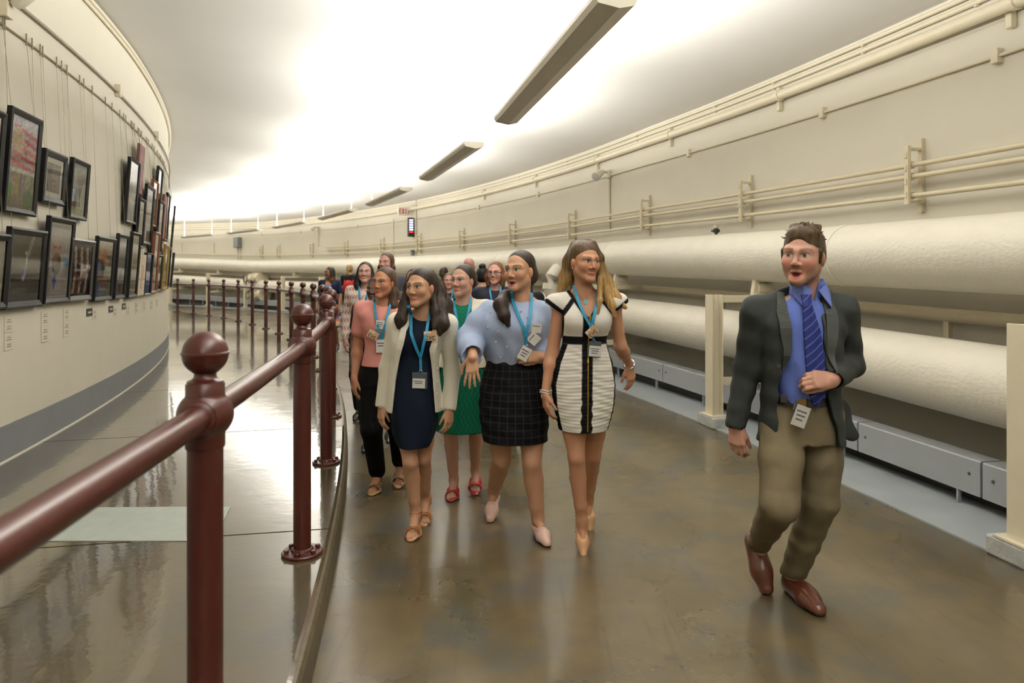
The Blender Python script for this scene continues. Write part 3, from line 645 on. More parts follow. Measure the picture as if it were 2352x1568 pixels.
def art(kind):
    if kind == 'flag':
        k = Ink((190, 176, 160)).grad((225, 220, 225), (110, 100, 80))
        for q in range(5): k.m(((k.Vv - (0.50 + q * 0.095) + 0.10 * k.U) % 1 < 0.05) * (k.Vv > 0.42) * (k.Vv < 0.92) * (k.U > 0.12), (178, 48, 56), 0.9)
        k.ell(0.3, 0.75, 0.22, 0.13, (205, 180, 140)).ell(0.62, 0.62, 0.05, 0.025, (60, 40, 40)).rect(0, 0.40, 1, 0.44, (225, 218, 205))
        for q in range(7): k.rect(0.08 + q * 0.13, 0.14, 0.14 + q * 0.13, 0.40, [(120, 140, 140), (170, 120, 80), (150, 140, 60), (130, 70, 60), (110, 130, 120), (180, 150, 80), (90, 120, 60)][q])
        return k.ell(0.1, 0.2, 0.15, 0.08, (90, 130, 60)).ell(0.8, 0.12, 0.2, 0.1, (70, 95, 50)).noise(0.12)
    if kind == 'etching': return Ink((110, 102, 96)).ell(0.5, 0.5, 0.12, 0.45, (150, 140, 128)).rect(0.46, 0.2, 0.54, 0.7, (150, 60, 56)).rect(0.68, 0.4, 0.78, 0.95, (120, 140, 130)).noise(0.25)
    if kind == 'tree':
        k = Ink((176, 182, 170)).grad((170, 178, 172), (190, 190, 165)).rect(0, 0, 1, 0.14, (150, 152, 100))
        for q in range(7): k.m((abs(k.U - 0.62 - (k.Vv - 0.3) * (q - 3) * 0.16) < 0.018) * (k.Vv > 0.18) * (k.Vv < 0.9), (84, 80, 70), 0.85)
        return k.rect(0.1, 0.16, 0.5, 0.26, (120, 112, 92)).noise(0.06)
    if kind == 'spoon':
        k = Ink((92, 88, 78)).grad((120, 116, 100), (86, 82, 74)).rect(0, 0.42, 1, 0.68, (140, 134, 122)).rect(0, 0.30, 1, 0.42, (60, 55, 50))
        return k.rect(0.50, 0.5, 0.56, 0.74, (225, 220, 205)).ell(0.52, 0.73, 0.05, 0.03, (240, 236, 220)).ell(0.46, 0.42, 0.06, 0.12, (200, 198, 210)).ell(0.45, 0.44, 0.03, 0.08, (90, 88, 150)).m((abs(k.U - 0.62 - (k.Vv - 0.8) * 0.5) < 0.05) * (k.Vv > 0.68), (170, 165, 150)).ell(0.35, 0.16, 0.25, 0.05, (120, 118, 96)).noise(0.07)
    if kind == 'portrait':
        k = Ink((176, 170, 164)).rect(0.08, 0.02, 0.95, 0.95, (196, 190, 182))
        k.ell(0.36, 0.66, 0.26, 0.20, (188, 152, 132)).ell(0.38, 0.80, 0.28, 0.10, (208, 196, 184)).ell(0.40, 0.45, 0.22, 0.16, (70, 62, 56)).ell(0.33, 0.5, 0.1, 0.07, (150, 100, 90)).ell(0.28, 0.68, 0.06, 0.02, (60, 50, 46)).ell(0.5, 0.68, 0.06, 0.02, (60, 50, 46))
        return k.m((abs(k.U - 0.34) < 0.10 * (1 - abs(k.Vv - 0.2) / 0.14)) * 1.0, (56, 84, 150)).rect(0.72, 0.42, 0.95, 0.55, (120, 160, 205)).noise(0.05)
    if kind == 'weave':
        k = Ink((34, 30, 32))
        for u in (0.12, 0.42, 0.72): k.m((abs((k.U - u - 0.1) * 1.6 + (abs(k.Vv - 0.5) - 0.25) * 0.3) < 0.09) * (k.Vv > 0.06) * (k.Vv < 0.94), (205, 176, 156))
        return k.rect(0, 0.48, 1, 0.52, (214, 200, 186)).m((abs(k.Vv - 0.3 - 0.5 * abs(k.U - 0.5)) < 0.05) * 1.0, (120, 76, 60)).noise(0.18)
    if kind == 'fairy':
        return Ink((190, 170, 140)).rect(0, 0, 1, 0.75, (104, 92, 60)).ell(0.35, 0.75, 0.3, 0.12, (172, 110, 60)).ell(0.3, 0.82, 0.1, 0.05, (200, 150, 70)).ell(0.2, 0.5, 0.2, 0.12, (110, 150, 190)).ell(0.65, 0.45, 0.3, 0.18, (60, 92, 48)).ell(0.6, 0.62, 0.2, 0.08, (186, 140, 110)).rect(0, 0.38, 1, 0.42, (170, 165, 140)).ell(0.2, 0.15, 0.5, 0.16, (110, 125, 150)).ell(0.5, 0.28, 0.25, 0.08, (150, 84, 66)).noise(0.1)
    if kind == 'figure': return Ink((150, 150, 150)).grad((176, 184, 194), (120, 110, 104)).ell(0.55, 0.36, 0.14, 0.07, (70, 40, 44)).rect(0.42, 0.04, 0.68, 0.34, (84, 44, 48)).rect(0, 0.2, 1, 0.26, (190, 186, 176)).noise(0.05)
    if kind == 'pale': return Ink((206, 200, 182)).grad((214, 210, 196), (190, 180, 156)).rect(0, 0.22, 1, 0.3, (226, 222, 210)).rect(0.45, 0.3, 0.62, 0.8, (186, 176, 150)).noise(0.04)
    if kind == 'sketch': return Ink((206, 190, 168)).rect(0.35, 0.15, 0.5, 0.75, (150, 120, 96)).ell(0.55, 0.55, 0.2, 0.2, (176, 150, 124)).rect(0, 0.38, 1, 0.42, (170, 146, 120)).noise(0.08)
    if kind == 'blue': return Ink((38, 104, 186)).ell(0.45, 0.72, 0.2, 0.08, (30, 34, 60)).rect(0.15, 0.1, 0.3, 0.9, (66, 140, 210), 0.6).rect(0.6, 0.05, 0.72, 0.7, (24, 70, 150), 0.7).noise(0.1)
    if kind == 'maroon': return Ink((112, 62, 66)).ell(0.5, 0.5, 0.4, 0.35, (150, 104, 104), 0.6).noise(0.12)
    if kind == 'grey': return Ink((186, 188, 190)).grad((206, 208, 212), (166, 166, 164)).rect(0, 0.3, 1, 0.36, (216, 214, 206)).ell(0.4, 0.55, 0.2, 0.16, (150, 150, 150)).noise(0.05)
    if kind == 'red': return Ink((128, 54, 42)).noise(0.12)
    return Ink((190, 186, 176)).noise(0.05)
FR = [ # left px, right px, top px, bottom px (at the left edge), art, frame, frame width, mount, label
 (-62, 3, 232, 500, 'pale', 'B', .045, 0, 'black framed picture cut by the left edge, upper row'),
 (14, 87, 241, 486, 'flag', 'B', .045, 0, 'tall black framed picture of a red striped flag over coloured houses'),
 (101, 152, 339, 463, 'etching', 'B', .055, .045, 'small black framed etching with a pale mount, upper row'),
 (163, 202, 360, 500, 'tree', 'B', .040, 0, 'black framed picture of a bare tree over green grass'),
 (-56, 20, 530, 716, 'pale', 'B', .050, 0, 'black framed picture cut by the left edge, lower row'),
 (16, 101, 519, 712, 'spoon', 'B', .055, 0, 'wide black framed grey still life, lower row near the left edge'),
 (105, 164, 494, 699, 'portrait', 'B', .045, .02, 'tall black framed face drawing with a blue tie'),
 (160, 213, 546, 694, 'weave', 'G', .050, 0, 'charcoal framed picture of pale ribs woven on black'),
 (219, 260, 541, 693, 'fairy', 'B', .045, 0, 'black framed painting in green, orange and blue'),
 (266, 290, 535, 688, 'figure', 'B', .045, 0, 'narrow black framed picture with a dark red figure at the bottom'),
 (297, 317, 531, 685, 'pale', 'B', .040, 0, 'dark framed pale landscape next to the brown sketch'),
 (317, 332, 583, 680, 'sketch', 'N', .02, 0, 'unframed light brown sketch left of the blue picture'),
 (333, 348, 580, 678, 'blue', 'B', .02, 0, 'bright blue picture in the lower row'),
 (349, 361, 531, 674, 'grey', 'W', .035, 0, 'tall brown framed grey picture right of the blue one'),
 (361, 371, 584, 671, 'grey', 'B', .04, 0, 'short black framed grey picture in the lower row near the bend'),
 (375, 384, 560, 667, 'sketch', 'O', .06, 0, 'olive gold framed picture at the bend, lower row'),
 (384, 389, 566, 664, 'grey', 'B', .05, 0, 'black framed picture right of the olive gold one at the bend'),
 (292, 315, 359, 510, 'grey', 'B', .035, 0, 'tall black framed pale picture, first of the right-hand upper cluster'),
 (316, 328, 328, 441, 'maroon', 'N', .02, 0, 'frameless maroon canvas, highest on the left wall'),
 (316, 331, 453, 568, 'grey', 'B', .035, 0, 'black framed pale picture just under the maroon canvas'),
 (331, 349, 421, 560, 'grey', 'B', .045, 0, 'black framed pale picture with white mount beside the thin brown frame'),
 (348, 360, 410, 517, 'pale', 'W', .03, 0, 'thin brown framed cream picture in the upper cluster'),
 (362, 372, 380, 457, 'grey', 'B', .03, 0, 'black framed white picture hung highest near the bend'),
 (361, 372, 457, 582, 'grey', 'B', .04, 0, 'black framed grey picture under the high white one near the bend'),
 (373, 379, 445, 548, 'red', 'N', .02, 0, 'frameless brick red canvas near the bend'),
 (380, 386, 441, 552, 'grey', 'B', .04, 0, 'black framed white picture right of the brick red canvas'),
]
FM = {'B': M_BLACKF, 'G': M_GREYF, 'W': M_BROWNF, 'O': M_GOLDF, 'N': M_BROWNF}
def picture(phL, phR, zt, zb, kind, fm, fw, mt, lab, tilt=4.0, wires=True):
    R0 = R_WL + 0.05
    h = zt - zb; wd = max(0.16, abs(math.radians(phR - phL)) * R0); ph = (phL + phR) / 2; zc = (zt + zb) / 2
    tl = math.radians(tilt); dep = 0.035
    e = empty('framed_picture', PT(R_WL + 0.022 + dep + math.sin(tl) * h / 2, ph, zc))
    e.rotation_euler = (tl, 0, math.radians(ph + 90))
    tag(e, lab, 'picture', 'pictures hung on the left wall')
    w2, h2 = wd / 2, h / 2
    if fm == 'N':
        MB().box((0, dep / 2, 0), (wd, dep, h)).obj('canvas_block', mat('canvas_edge', (120, 90, 70), 0.8), e, bevel=0.004)
        put('print', art(kind).mesh(wd * 0.99, h * 0.99, -0.002), M_PRINT, e)
    else:
        fw = min(fw, wd * 0.2)
        V = []
        for x, y_ in ((w2, dep), (w2, 0), (w2 - fw * .3, -0.006), (w2 - fw, 0.006), (w2 - fw, 0.022)):
            k = w2 - x; V.append([(-w2 + k, y_, -h2 + k), (w2 - k, y_, -h2 + k), (w2 - k, y_, h2 - k), (-w2 + k, y_, h2 - k)])
        mb = MB(); Vf = [p for r_ in V for p in r_]
        mb.add(Vf, [(i * 4 + q, i * 4 + (q + 1) % 4, (i + 1) * 4 + (q + 1) % 4, (i + 1) * 4 + q) for i in range(4) for q in range(4)])
        mb.obj('frame', FM[fm], e)
        MB().box((0, dep - 0.006, 0), (wd - 0.01, 0.006, h - 0.01)).obj('backing', M_GREYF, e)
        iw, ih = wd - 2 * fw, h - 2 * fw
        if mt:
            MB().box((0, 0.020, 0), (iw, 0.004, ih)).obj('mount', M_MAT, e)
            iw -= 2 * mt; ih -= 2 * mt
            put('print', art(kind).mesh(iw, ih, 0.0165), M_PRINT, e)
        else: put('print', art(kind).mesh(iw + 0.004, ih + 0.004, 0.019), M_PRINT, e)
        gx, gz = w2 - fw * 0.9, h2 - fw * 0.9
        MB().add([(-gx, 0.010, -gz), (gx, 0.010, -gz), (gx, 0.010, gz), (-gx, 0.010, gz)], [(0, 1, 2, 3)]).obj('glass_pane', M_GLASS, e)
    if wires:
        # wires drop from clips on the picture rail to the back of the frame
        iv = e.matrix_basis.inverted()
        for s in (-1, 1):
            x = s * w2 * 0.72; a = e.matrix_basis @ Vector((x, dep, h2 - 0.03))
            phw = ph + math.degrees(x / R0)
            b = PT(R_WL + 0.018, phw, RAIL_Z)
            MB().tube([iv @ a, iv @ b], 0.0018, 5).obj('hanging_wire', M_WIRE, e)
            MB().tube([iv @ (b + Vector((0, 0, -0.035))), iv @ (b + Vector((0, 0, 0.06)))], 0.006, 6).obj('rail_clip', M_RAILD, e)
    return e
for L_, R_, T_, B_, kd, fm, fw, mt, lab in FR:
    phL, dL = px_hit(L_, R_WL + 0.07); phR, dR = px_hit(R_, R_WL + 0.07)
    picture(phL, phR, z_of(T_, dL), z_of(B_, dL), kd, fm, fw, mt, lab)
picture(26.2, 26.9, 2.92, 2.05, 'grey', 'B', .05, 0, 'black framed picture seen edge-on at the bend, upper row', 5)
picture(27.0, 27.8, 2.0, 1.28, 'grey', 'B', .05, 0, 'black framed picture seen edge-on at the bend, lower row', 5)
# caption cards
M_CARD = mat('caption_white', (222, 214, 196), 0.7); M_CARDB = mat('caption_black', (34, 32, 30), 0.5); M_TXT = mat('caption_ink', (120, 112, 100), 0.7); M_TXW = mat('caption_print_white', (200, 196, 186), 0.7)
CP = [(9, 28, 727, 765, 0, 'white caption card nearest the left edge, upper of its pair'), (9, 28, 768, 806, 0, 'white caption card nearest the left edge, lower of its pair'),
      (94, 110, 716, 749, 0, 'white caption card under the grey still life, upper of its pair'), (94, 110, 751, 787, 0, 'white caption card under the grey still life, lower of its pair'),
      (145, 158, 709, 737, 0, 'white caption card under the face drawing, upper of its pair'), (145, 158, 740, 774, 0, 'white caption card under the face drawing, lower of its pair'),
      (198, 211, 709, 727, 1, 'black caption plate under the ribs picture, widest of the three black plates'), (212, 221, 711, 735, 0, 'white caption card just right of the widest black plate'),
      (249, 259, 703, 718, 1, 'black caption plate under the green and orange painting'), (260, 267, 706, 727, 0, 'white caption card right of the middle black plate'),
      (280, 288, 697, 711, 1, 'black caption plate farthest right of the three'), (290, 296, 700, 724, 0, 'white caption card right of the last black plate'),
      (310, 315, 694, 720, 0, 'narrow white caption card under the brown sketch'), (328, 333, 692, 714, 0, 'narrow white caption card under the blue picture'),
      (345, 350, 690, 712, 0, 'narrow white caption card under the tall brown frame'), (358, 362, 687, 706, 0, 'narrow white caption card nearest the bend')]
for L_, R_, T_, B_, bk, lab in CP:
    phL, dL = px_hit(L_, R_WL); phR, dR = px_hit(R_, R_WL)
    zt, zb = z_of(T_, dL), z_of(B_, dL); wd = math.radians(phR - phL) * R_WL; ph = (phL + phR) / 2
    e = tag(empty('caption_card', PT(R_WL + 0.003, ph, (zt + zb) / 2), math.radians(ph + 90)), lab, 'caption card', 'caption cards under the pictures')
    MB().box((0, 0, 0), (wd, 0.005, zt - zb)).obj('card', M_CARDB if bk else M_CARD, e, bevel=0.001)
    nln = 1 if bk else 5
    for q in range(nln):
        if not bk and q == 2: continue
        z = 0 if bk else (zt - zb) * (0.28 - q * 0.14)
        MB().box((0, -0.0031, z), (wd * (0.6 if bk else (0.42, 0.6, 0, 0.46, 0.52)[q]), 0.001, (zt - zb) * (0.22 if bk else 0.05))).obj('print_line', M_TXW if bk else M_TXT, e)
# ================================================================== people: smooth implicit modelling, one skin per body
class SDF:
    BIG = 0.08
    def __init__(s, lo, hi, h, fine=()):
        s.ax = []
        for a in range(3):
            xs = [lo[a]]
            while xs[-1] < hi[a]:
                x = xs[-1]; st = h
                for f0, f1, hf in fine:
                    if f0[a] - hf <= x <= f1[a]: st = min(st, hf)
                xs.append(x + st)
            s.ax.append(np.array(xs, np.float32))
        s.f = np.full([len(a) for a in s.ax], SDF.BIG, np.float32)
    def loc(s, lo, hi):
        sl = []
        for a in range(3):
            i0 = max(0, int(np.searchsorted(s.ax[a], lo[a])) - 1); i1 = min(len(s.ax[a]), int(np.searchsorted(s.ax[a], hi[a])) + 1)
            if i1 <= i0: return None
            sl.append(slice(i0, i1))
        X = s.ax[0][sl[0]][:, None, None]; Y = s.ax[1][sl[1]][None, :, None]; Z = s.ax[2][sl[2]][None, None, :]
        return tuple(sl), X, Y, Z
    def mix(s, sl, d, k, op):
        f = s.f[sl]
        if op == 'u':
            if k > 0: h = np.maximum(k - np.abs(f - d), 0) / k; r = np.minimum(f, d) - h * h * k * 0.25
            else: r = np.minimum(f, d)
        elif op == 's':
            d = -d
            if k > 0: h = np.maximum(k - np.abs(f - d), 0) / k; r = np.maximum(f, d) + h * h * k * 0.25
            else: r = np.maximum(f, d)
        s.f[sl] = r
    def rc(s, a, b, r1, r2=None, k=0.02, op='u', flat=None):
        r2 = r1 if r2 is None else r2
        a = np.array(a, np.float32); b = np.array(b, np.float32); m = max(r1, r2) * (max(1, flat[1]) if flat else 1) + 0.03 + k
        q = s.loc(np.minimum(a, b) - m, np.maximum(a, b) + m)
        if q is None: return s
        sl, X, Y, Z = q; ab = b - a; L2 = max(float(ab @ ab), 1e-9)
        dx, dy, dz = X - a[0], Y - a[1], Z - a[2]
        t = np.clip((dx * ab[0] + dy * ab[1] + dz * ab[2]) / L2, 0, 1)
        vx, vy, vz = dx - t * ab[0], dy - t * ab[1], dz - t * ab[2]
        rr = r1 + (r2 - r1) * t
        if flat:
            n, fs = np.array(flat[0], np.float32), flat[1]; n = n / np.linalg.norm(n)
            vn = (vx * n[0] + vy * n[1] + vz * n[2]) * (1 / fs - 1)
            vx, vy, vz = vx + vn * n[0], vy + vn * n[1], vz + vn * n[2]
            d = (np.sqrt(vx * vx + vy * vy + vz * vz) - rr) * min(1, fs)
        else: d = np.sqrt(vx * vx + vy * vy + vz * vz) - rr
        s.mix(sl, d, k, op); return s
    def chain(s, pts, rs, k=0.02, op='u', flat=None):
        for i in range(len(pts) - 1): s.rc(pts[i], pts[i + 1], rs[i], rs[i + 1], k, op, flat)
        return s
    def ell(s, c, r, B=None, k=0.02, op='u'):
        c = np.array(c, np.float32); r = np.array(r, np.float32)
        m = float(r.max()) + 0.03 + k if B is not None else r + 0.03 + k
        q = s.loc(c - m, c + m)
        if q is None: return s
        sl, X, Y, Z = q; dx, dy, dz = X - c[0], Y - c[1], Z - c[2]
        if B is None: p = [dx / r[0], dy / r[1], dz / r[2]]
        else: p = [(B[i][0] * dx + B[i][1] * dy + B[i][2] * dz) / r[i] for i in range(3)]
        k0 = np.sqrt(p[0] ** 2 + p[1] ** 2 + p[2] ** 2); k1 = np.sqrt((p[0] / r[0]) ** 2 + (p[1] / r[1]) ** 2 + (p[2] / r[2]) ** 2)
        s.mix(sl, (k0 * (k0 - 1) / np.maximum(k1, 1e-6)).astype(np.float32), k, op); return s
    def loft(s, secs, k=0.02, op='u', yaw=0.0, ex=2.0, wob=None, off=0.0):
        """secs: (z, cx, cy, half width, half depth), rising z"""
        A = np.array(sorted(secs), float); z0, z1 = A[0, 0], A[-1, 0]
        m = 0.03 + k
        lo = (float((A[:, 1] - A[:, 3]).min()) - m - .05, float((A[:, 2] - A[:, 4]).min()) - m - .05, z0 - m); hi = (float((A[:, 1] + A[:, 3]).max()) + m + .05, float((A[:, 2] + A[:, 4]).max()) + m + .05, z1 + m)
        q = s.loc(lo, hi)
        if q is None: return s
        sl, X, Y, Z = q; zz_ = Z.ravel()
        def sm(c):
            # smooth (monotone-ish) interpolation
            zs = A[:, 0]; n = len(zs); g = np.gradient(A[:, c], zs) if n > 2 else np.full(n, (A[-1, c] - A[0, c]) / (zs[-1] - zs[0]))
            i = np.clip(np.searchsorted(zs, zz_) - 1, 0, n - 2); h = zs[i + 1] - zs[i]; t = np.clip((zz_ - zs[i]) / h, 0, 1)
            y0, y1 = A[i, c], A[i + 1, c]
            return ((2 * t ** 3 - 3 * t ** 2 + 1) * y0 + (t ** 3 - 2 * t ** 2 + t) * h * g[i] + (-2 * t ** 3 + 3 * t ** 2) * y1 + (t ** 3 - t ** 2) * h * g[i + 1])[None, None, :]
        cx, cy, a, b = sm(1), sm(2), sm(3) + off, sm(4) + off
        dx, dy = X - cx, Y - cy
        if yaw: c_, s_ = math.cos(yaw), math.sin(yaw); dx, dy = dx * c_ + dy * s_, -dx * s_ + dy * c_
        if wob is not None:
            w_ = wob(np.arctan2(dy, dx), Z); a = a + w_; b = b + w_
        if ex == 2.0: rho = np.sqrt((dx / a) ** 2 + (dy / b) ** 2)
        else: rho = (np.abs(dx / a) ** ex + np.abs(dy / b) ** ex) ** (1 / ex)
        d = (rho - 1) * np.minimum(a, b) * 0.95
        d = np.maximum(d, np.maximum(Z - z1, z0 - Z)).astype(np.float32)
        s.mix(sl, d, k, op); return s
    def half(s, p, n, k=0.0, lo=None, hi=None):
        """cut away everything on the +n side of the plane, inside the box"""
        q = s.loc(lo, hi) if lo is not None else s.loc([a[0] for a in s.ax], [a[-1] + 1 for a in s.ax])
        sl, X, Y, Z = q; n = np.array(n, float); n /= np.linalg.norm(n)
        d = (-((X - p[0]) * n[0] + (Y - p[1]) * n[1] + (Z - p[2]) * n[2])).astype(np.float32)
        s.mix(sl, d, k, 's'); return s
    def extract(s):
        f = s.f.copy()
        for a in range(3):
            i0 = [slice(None)] * 3; i0[a] = 0; f[tuple(i0)] = SDF.BIG; i0[a] = -1; f[tuple(i0)] = SDF.BIG
        S = f < 0; nx, ny, nz = f.shape
        cs = np.zeros((nx - 1, ny - 1, nz - 1), np.uint8)
        for i in (0, 1):
            for j in (0, 1):
                for k in (0, 1): cs += S[i:nx - 1 + i, j:ny - 1 + j, k:nz - 1 + k]
        act = (cs > 0) & (cs < 8); I, J, K = np.nonzero(act); n = len(I)
        idx = np.full(act.shape, -1, np.int32); idx[I, J, K] = np.arange(n, dtype=np.int32)
        P = np.zeros((n, 3)); C = np.zeros(n); ax = s.ax
        fc = {(i, j, k): f[I + i, J + j, K + k] for i in (0, 1) for j in (0, 1) for k in (0, 1)}
        gx = [ax[0][I], ax[0][I + 1]]; gy = [ax[1][J], ax[1][J + 1]]; gz = [ax[2][K], ax[2][K + 1]]
        for a in range(3):
            for u in (0, 1):
                for v in (0, 1):
                    c0 = [0, 0, 0]; o_ = [q for q in range(3) if q != a]; c0[o_[0]] = u; c0[o_[1]] = v; c1 = list(c0); c1[a] = 1
                    f0, f1 = fc[tuple(c0)], fc[tuple(c1)]; m = (f0 < 0) != (f1 < 0)
                    t = np.where(m, f0 / np.where(m, f0 - f1, 1), 0)
                    p0 = np.stack([gx[c0[0]], gy[c0[1]], gz[c0[2]]], 1); p1 = np.stack([gx[c1[0]], gy[c1[1]], gz[c1[2]]], 1)
                    P += np.where(m[:, None], p0 + (p1 - p0) * t[:, None], 0); C += m
        P /= C[:, None]
        Q = []
        for a in range(3):
            b, c = [(1, 2), (2, 0), (0, 1)][a]
            s0 = [slice(1, -1)] * 3; s1 = [slice(1, -1)] * 3; s0[a] = slice(0, -1); s1[a] = slice(1, None)
            A0, A1 = S[tuple(s0)], S[tuple(s1)]
            for flip in (False, True):
                m = (A0 & ~A1) if not flip else (~A0 & A1)
                g = np.array(np.nonzero(m)); off = np.ones((3, 1), int); off[a] = 0; g = g + off
                def cell(db, dc):
                    q = g.copy(); q[b] -= db; q[c] -= dc; return idx[q[0], q[1], q[2]]
                quad = [cell(1, 1), cell(0, 1), cell(0, 0), cell(1, 0)]
                Q.append(np.stack(quad if not flip else quad[::-1], 1))
        Q = np.concatenate(Q); Q = Q[(Q >= 0).all(1)]
        return P.astype(np.float32), Q
def V3(*a): return np.array(a, float)
def unit(v): v = np.array(v, float); return v / np.linalg.norm(v)
def lerp(a, b, t): return np.array(a, float) * (1 - t) + np.array(b, float) * t
class Head:
    """local frame of a head: x towards picture right when facing the camera, y out of the face, z up"""
    def __init__(s, o, yaw=0, pitch=0, roll=0, sc=1.0):
        y, p, r = map(math.radians, (yaw, pitch, roll))
        fw = V3(math.sin(y) * math.cos(p), -math.cos(y) * math.cos(p), math.sin(p)); xr = V3(math.cos(y), math.sin(y), 0); up = np.cross(fw, xr) * -1
        if up[2] < 0: up = -up
        xr, up = xr * math.cos(r) + up * math.sin(r), up * math.cos(r) - xr * math.sin(r)
        s.o = np.array(o, float); s.B = np.array([xr, fw, up]); s.sc = sc
    def w(s, x, y, z): return s.o + s.B.T @ (V3(x, y, z) * s.sc)
    def l(s, V): return ((V - s.o) @ s.B.T) / s.sc
def add_head(S, H, neck, male=False, mouth=0.0, nr=0.052):
    c = H.sc; B = H.B
    def E(p, r, k=0.02, op='u'): S.ell(H.w(*p), [q * c for q in r], B, k * c, op)
    def RC(a, b, r1, r2, k=0.02, op='u', flat=None): S.rc(H.w(*a), H.w(*b), r1 * c, r2 * c, k * c, op, flat)
    jw = 1.07 if male else 1.0
    E((0, -.014, .034), (.073, .091, .080)); E((0, .020, -.022), (.060 * jw, .066, .086), 0.03)
    for s in (-1, 1):
        RC((s * .050 * jw, .004, -.052), (s * .012, .068, -.099), .019, .017, 0.025)
        E((s * .038, .056, -.026), (.024, .026, .026), 0.025)
        RC((s * .046, .064, .021), (s * .010, .081, .018), .009, .009, 0.022)
        E((s * .0745, -.006, -.012), (.009, .017, .028), 0.008)
    E((0, .074, -.101), (.019 * jw, .015, .015), 0.02)
    RC((0, .083, .012), (0, .103, -.030), .0075, .0105, 0.014)
    for s in (-1, 1): E((s * .0125, .092, -.036), (.0085, .011, .008), 0.007)
    for s in (-1, 1): E((s * .031, .093, .001), (.017, .014, .0115), 0.014, 's')
    for s in (-1, 1): E((s * .031, .0665, .000), (.0165, .0145, .0135), 0.004)
    E((0, .083, -.0655 + mouth * .004), (.021, .009, .0055), 0.008); E((0, .081, -.077 - mouth * .012), (.018, .0095, .0065), 0.008)
    if mouth > 0: E((0, .094, -.071 - mouth * .004), (.0155, .012, .0035 + mouth * .007), 0.004, 's')
    else: E((0, .096, -.0712), (.021, .0075, .0012), 0.004, 's')
    S.rc(neck, H.w(0, -.018, -.05), nr * 1.06, nr, 0.03); S.rc(H.w(0, -.018, -.05), H.w(0, .02, -.06), nr * .9, nr * .72, 0.03)
def skin_color(V, H, tone, brow, lips, gaze=(0, 0), mouth=0, beard=None, blush=0.10, iris=(60, 42, 30), lash=True, nails=None, browt=1.0):
    n = len(V); tone = tuple(np.array(tone) * np.array([.985, 1.015, 1.07])); T = np.array(lin(tone)) * .82; col = np.tile(T, (n, 1))
    q = H.l(V); x, y, z = q[:, 0], q[:, 1], q[:, 2]; ax = np.abs(x); fr = (y > .035) & (z > -.13) & (z < .13) & (ax < .09)
    def blend(m, c, a=1.0):
        m = (np.clip(m, 0, 1) * a * fr)[:, None]; col[:] = col * (1 - m) + np.array(lin(c)) * m
    def gz(dx, dz, a, b): return np.exp(-((dx / a) ** 2 + (dz / b) ** 2))
    tone = tuple(np.array(tone) * .905); red = tuple(np.array(tone) * np.array([1.02, .80, .76]))
    blend(gz(ax - .042, z + .030, .022, .020), red, blush * 4); blend(gz(x, z + .034, .013, .013) * (y > .085), red, .35)
    ear = (ax > .068) & (abs(y + .006) < .03) & (abs(z + .012) < .04); col[ear] = col[ear] * .6 + np.array(lin(red)) * .4
    dk = tuple(np.array(tone) * .62)
    blend(gz(ax - .031, z - .012, .020, .010), dk, .5); blend(gz(ax - .031, z + .013, .018, .007), dk, .35)
    for s in (-1, 1):
        xx = (x - s * .031) * s      # outward positive
        e = (xx / .0165) ** 2 + ((z - .0005 + xx * .04) / (.0072 - .10 * np.maximum(xx, 0) ** 1)) ** 2
        inn = np.clip((1.25 - e) / .4, 0, 1); blend(inn, (214, 206, 196))
        ir = ((x - s * .031 - gaze[0] * .006) / .0074) ** 2 + ((z - .0015 - gaze[1] * .003) / .0074) ** 2
        blend(np.clip((1.2 - ir) / .4, 0, 1) * (inn > .4), iris); blend(np.clip((1 - ir * 4) / .4, 0, 1) * (inn > .4), (12, 10, 10))
        up = np.exp(-((z - (.0078 - 12 * (xx + .002) ** 2)) / .0026) ** 2) * (np.abs(xx) < .0175); blend(up, (36, 26, 22), .95 if lash else .55)
        lw = np.exp(-((z + (.0058 - 12 * xx ** 2)) / .0016) ** 2) * (np.abs(xx) < .015); blend(lw, dk, .5)
        bz = .0235 + .003 * np.sin((xx + .016) / .034 * 2.6) ; th = (.0056 - .05 * np.maximum(xx, 0)) * browt
        blend(np.clip(1.3 - np.abs(z - bz) / np.maximum(th, .0015), 0, 1) * (xx > -.019) * (xx < .024), brow, .9)
        blend(gz(x - s * .0095, z + .0415, .0040, .0028) * (y > .075), tuple(np.array(tone) * .4), .8)
    lz = -.0712
    up = (ax < .023) & (z > lz - .0005) & (z < lz + .0085 + mouth * .004 - .006 * (ax / .023) ** 2)
    lo_ = (ax < .020) & (z <= lz) & (z > lz - .0115 - mouth * .016 + .010 * (ax / .020) ** 2)
    blend((up | lo_) * 1.0, lips, .85); ln = np.exp(-((z - lz) / .0016) ** 2) * (ax < .024)
    blend(ln, tuple(np.array(lips) * .45), .85)
    if mouth > 0: blend(((x / .0155) ** 2 + ((z - lz + mouth * .005) / (.003 + mouth * .0075)) ** 2 < 1) * 1.0, (38, 16, 16), .95)
    if beard is not None:
        fr = (z > -.15) & (z < .02) & (ax < .09) & (y > -.03)
        low = np.clip((-.052 - z + .3 * np.maximum(ax - .03, 0)) / .02, 0, 1) * np.clip((z + .128) / .015, 0, 1) * np.clip((y + .0) / .02, 0, 1)
        mo = np.clip((ax / .030) ** 2 + ((z + .078) / .022) ** 2 - .7, 0, 1); blend(low * mo, beard, .62)
        blend(np.exp(-((z + .053) / .006) ** 2) * (ax < .03) * (y > .07), beard, .5)
        blend(((ax > .055) & (z > -.06) & (z < .01) & (y > .0) & (y < .03)) * 1.0, beard, .6)
    return col
